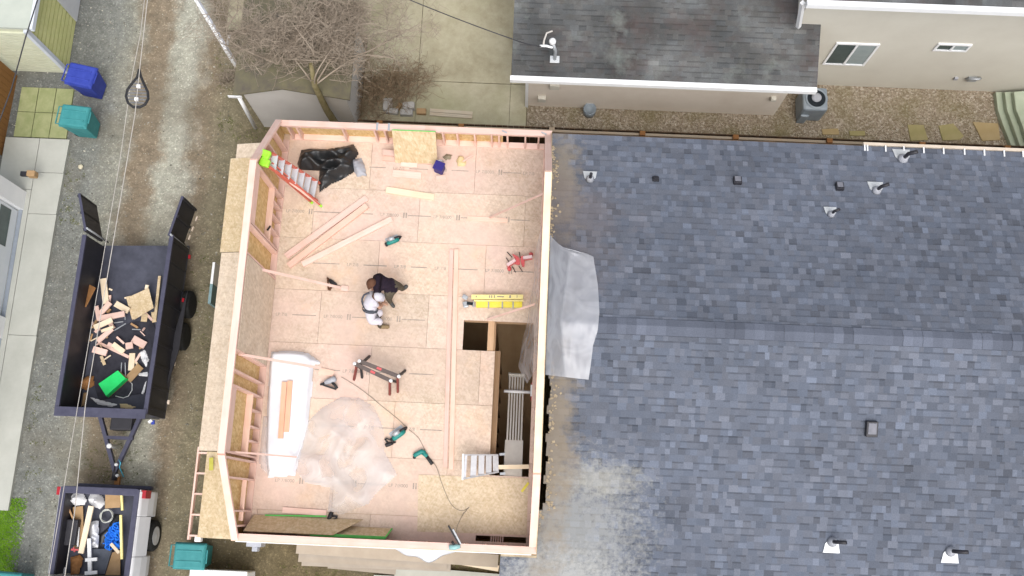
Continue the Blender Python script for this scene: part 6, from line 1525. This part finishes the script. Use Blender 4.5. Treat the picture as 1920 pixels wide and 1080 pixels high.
# worker in white, crouching low
J = {}; Bn = []
J['pelvis'] = (at(695, 594, .52), .16, .15); J['waist'] = (at(694, 584, .66), .145, .125); J['chest'] = (at(695, 570, .80), .175, .14); J['shoulder'] = (at(698, 560, .86), .155, .12); J['neck'] = (at(704, 557, .87), .06, .06); J['head0'] = (at(709, 556, .86), .085, .09); J['head1'] = (at(713, 557, .80), .07, .07)
Bn += [('pelvis', 'waist', 0), ('waist', 'chest', 0), ('chest', 'shoulder', 0), ('shoulder', 'neck', 2), ('neck', 'head0', 2), ('head0', 'head1', 2)]
J['sl'] = (at(694, 550, .78), .078, .075); J['el'] = (at(704, 549, .55), .052, .052); J['wl'] = (at(714, 560, .42), .036, .034)
J['sr'] = (at(702, 570, .80), .078, .075); J['er'] = (at(711, 577, .56), .052, .052); J['wr'] = (at(717, 570, .40), .036, .034)
Bn += [('shoulder', 'sl', 0), ('sl', 'el', 0), ('el', 'wl', 2), ('shoulder', 'sr', 0), ('sr', 'er', 2), ('er', 'wr', 2)]
hand(J, Bn, 'wl', J['wl'][0], (.5, -.5, -.6), (.3, 0, .8), 2); hand(J, Bn, 'wr', J['wr'][0], (.6, .2, -.6), (.3, 0, .8), 2)
J['hl'] = (at(700, 592, .50), .115, .11); J['kl'] = (at(715, 584, .50), .078, .078); J['al'] = (at(703, 606, .10), .048, .048); J['tl'] = (at(718, 600, .05), .046, .04)
J['hr'] = (at(697, 603, .48), .12, .115); J['kr'] = (at(714, 602, .48), .08, .08); J['ar'] = (at(711, 612, .10), .052, .052); J['tr'] = (at(731, 613, .055), .056, .046)
Bn += [('pelvis', 'hl', 1), ('hl', 'kl', 1), ('kl', 'al', 4), ('al', 'tl', 3), ('pelvis', 'hr', 1), ('hr', 'kr', 1), ('kr', 'ar', 4), ('ar', 'tr', 3)]
pb = person('person in white shirt with dark straps crouching beside the worker in black', at(712, 606, 0), J, Bn, [SHIRTW, noisy('pale_trousers', (.53, .505, .56), (.62, .60, .65), 12, .9, .1, bs=.3, bd=.02), SKIN, BOOT, PANTO])
head_parts(pb, at(708, 556, .88), (.6, .0, -.75), (.75, 0, .6), CAPB, SHIRTW, brim=True)
def ring(c, d, rx, ry, t_, name):
    """strap round the trunk at c, trunk running along d"""
    d = V(d).normalized(); e = d.cross(V((0, 0, 1))).normalized(); g = e.cross(d).normalized(); c = V(c); mb = MB(); b = 0; n = 28
    for k in range(n + 1):
        a = 6.283 * k / n; o_ = e * math.cos(a) * rx + g * math.sin(a) * ry
        mb.v += [tuple(c + o_ - d * t_), tuple(c + o_ * 1.05 - d * t_), tuple(c + o_ * 1.05 + d * t_), tuple(c + o_ + d * t_)]
    for k in range(n):
        for i in range(4):
            j = (i + 1) % 4; mb.face((k * 4 + i, k * 4 + j, k * 4 + 4 + j, k * 4 + 4 + i), None, None, 0, True)
    return mb.obj(name, STRAP, pb)
ax = V(J['chest'][0]) - V(J['waist'][0])
ring(V(J['waist'][0]).lerp(V(J['chest'][0]), .35), ax, .165, .15, .026, 'belt')
sp = [at(700, 584, .82), at(688, 582, .80), at(682, 574, .80), at(679, 563, .80), at(683, 553, .86), at(692, 549, .90)]
MB().tube(spline(sp, 5), .022, 6).obj('shoulder_strap', STRAP, pb)
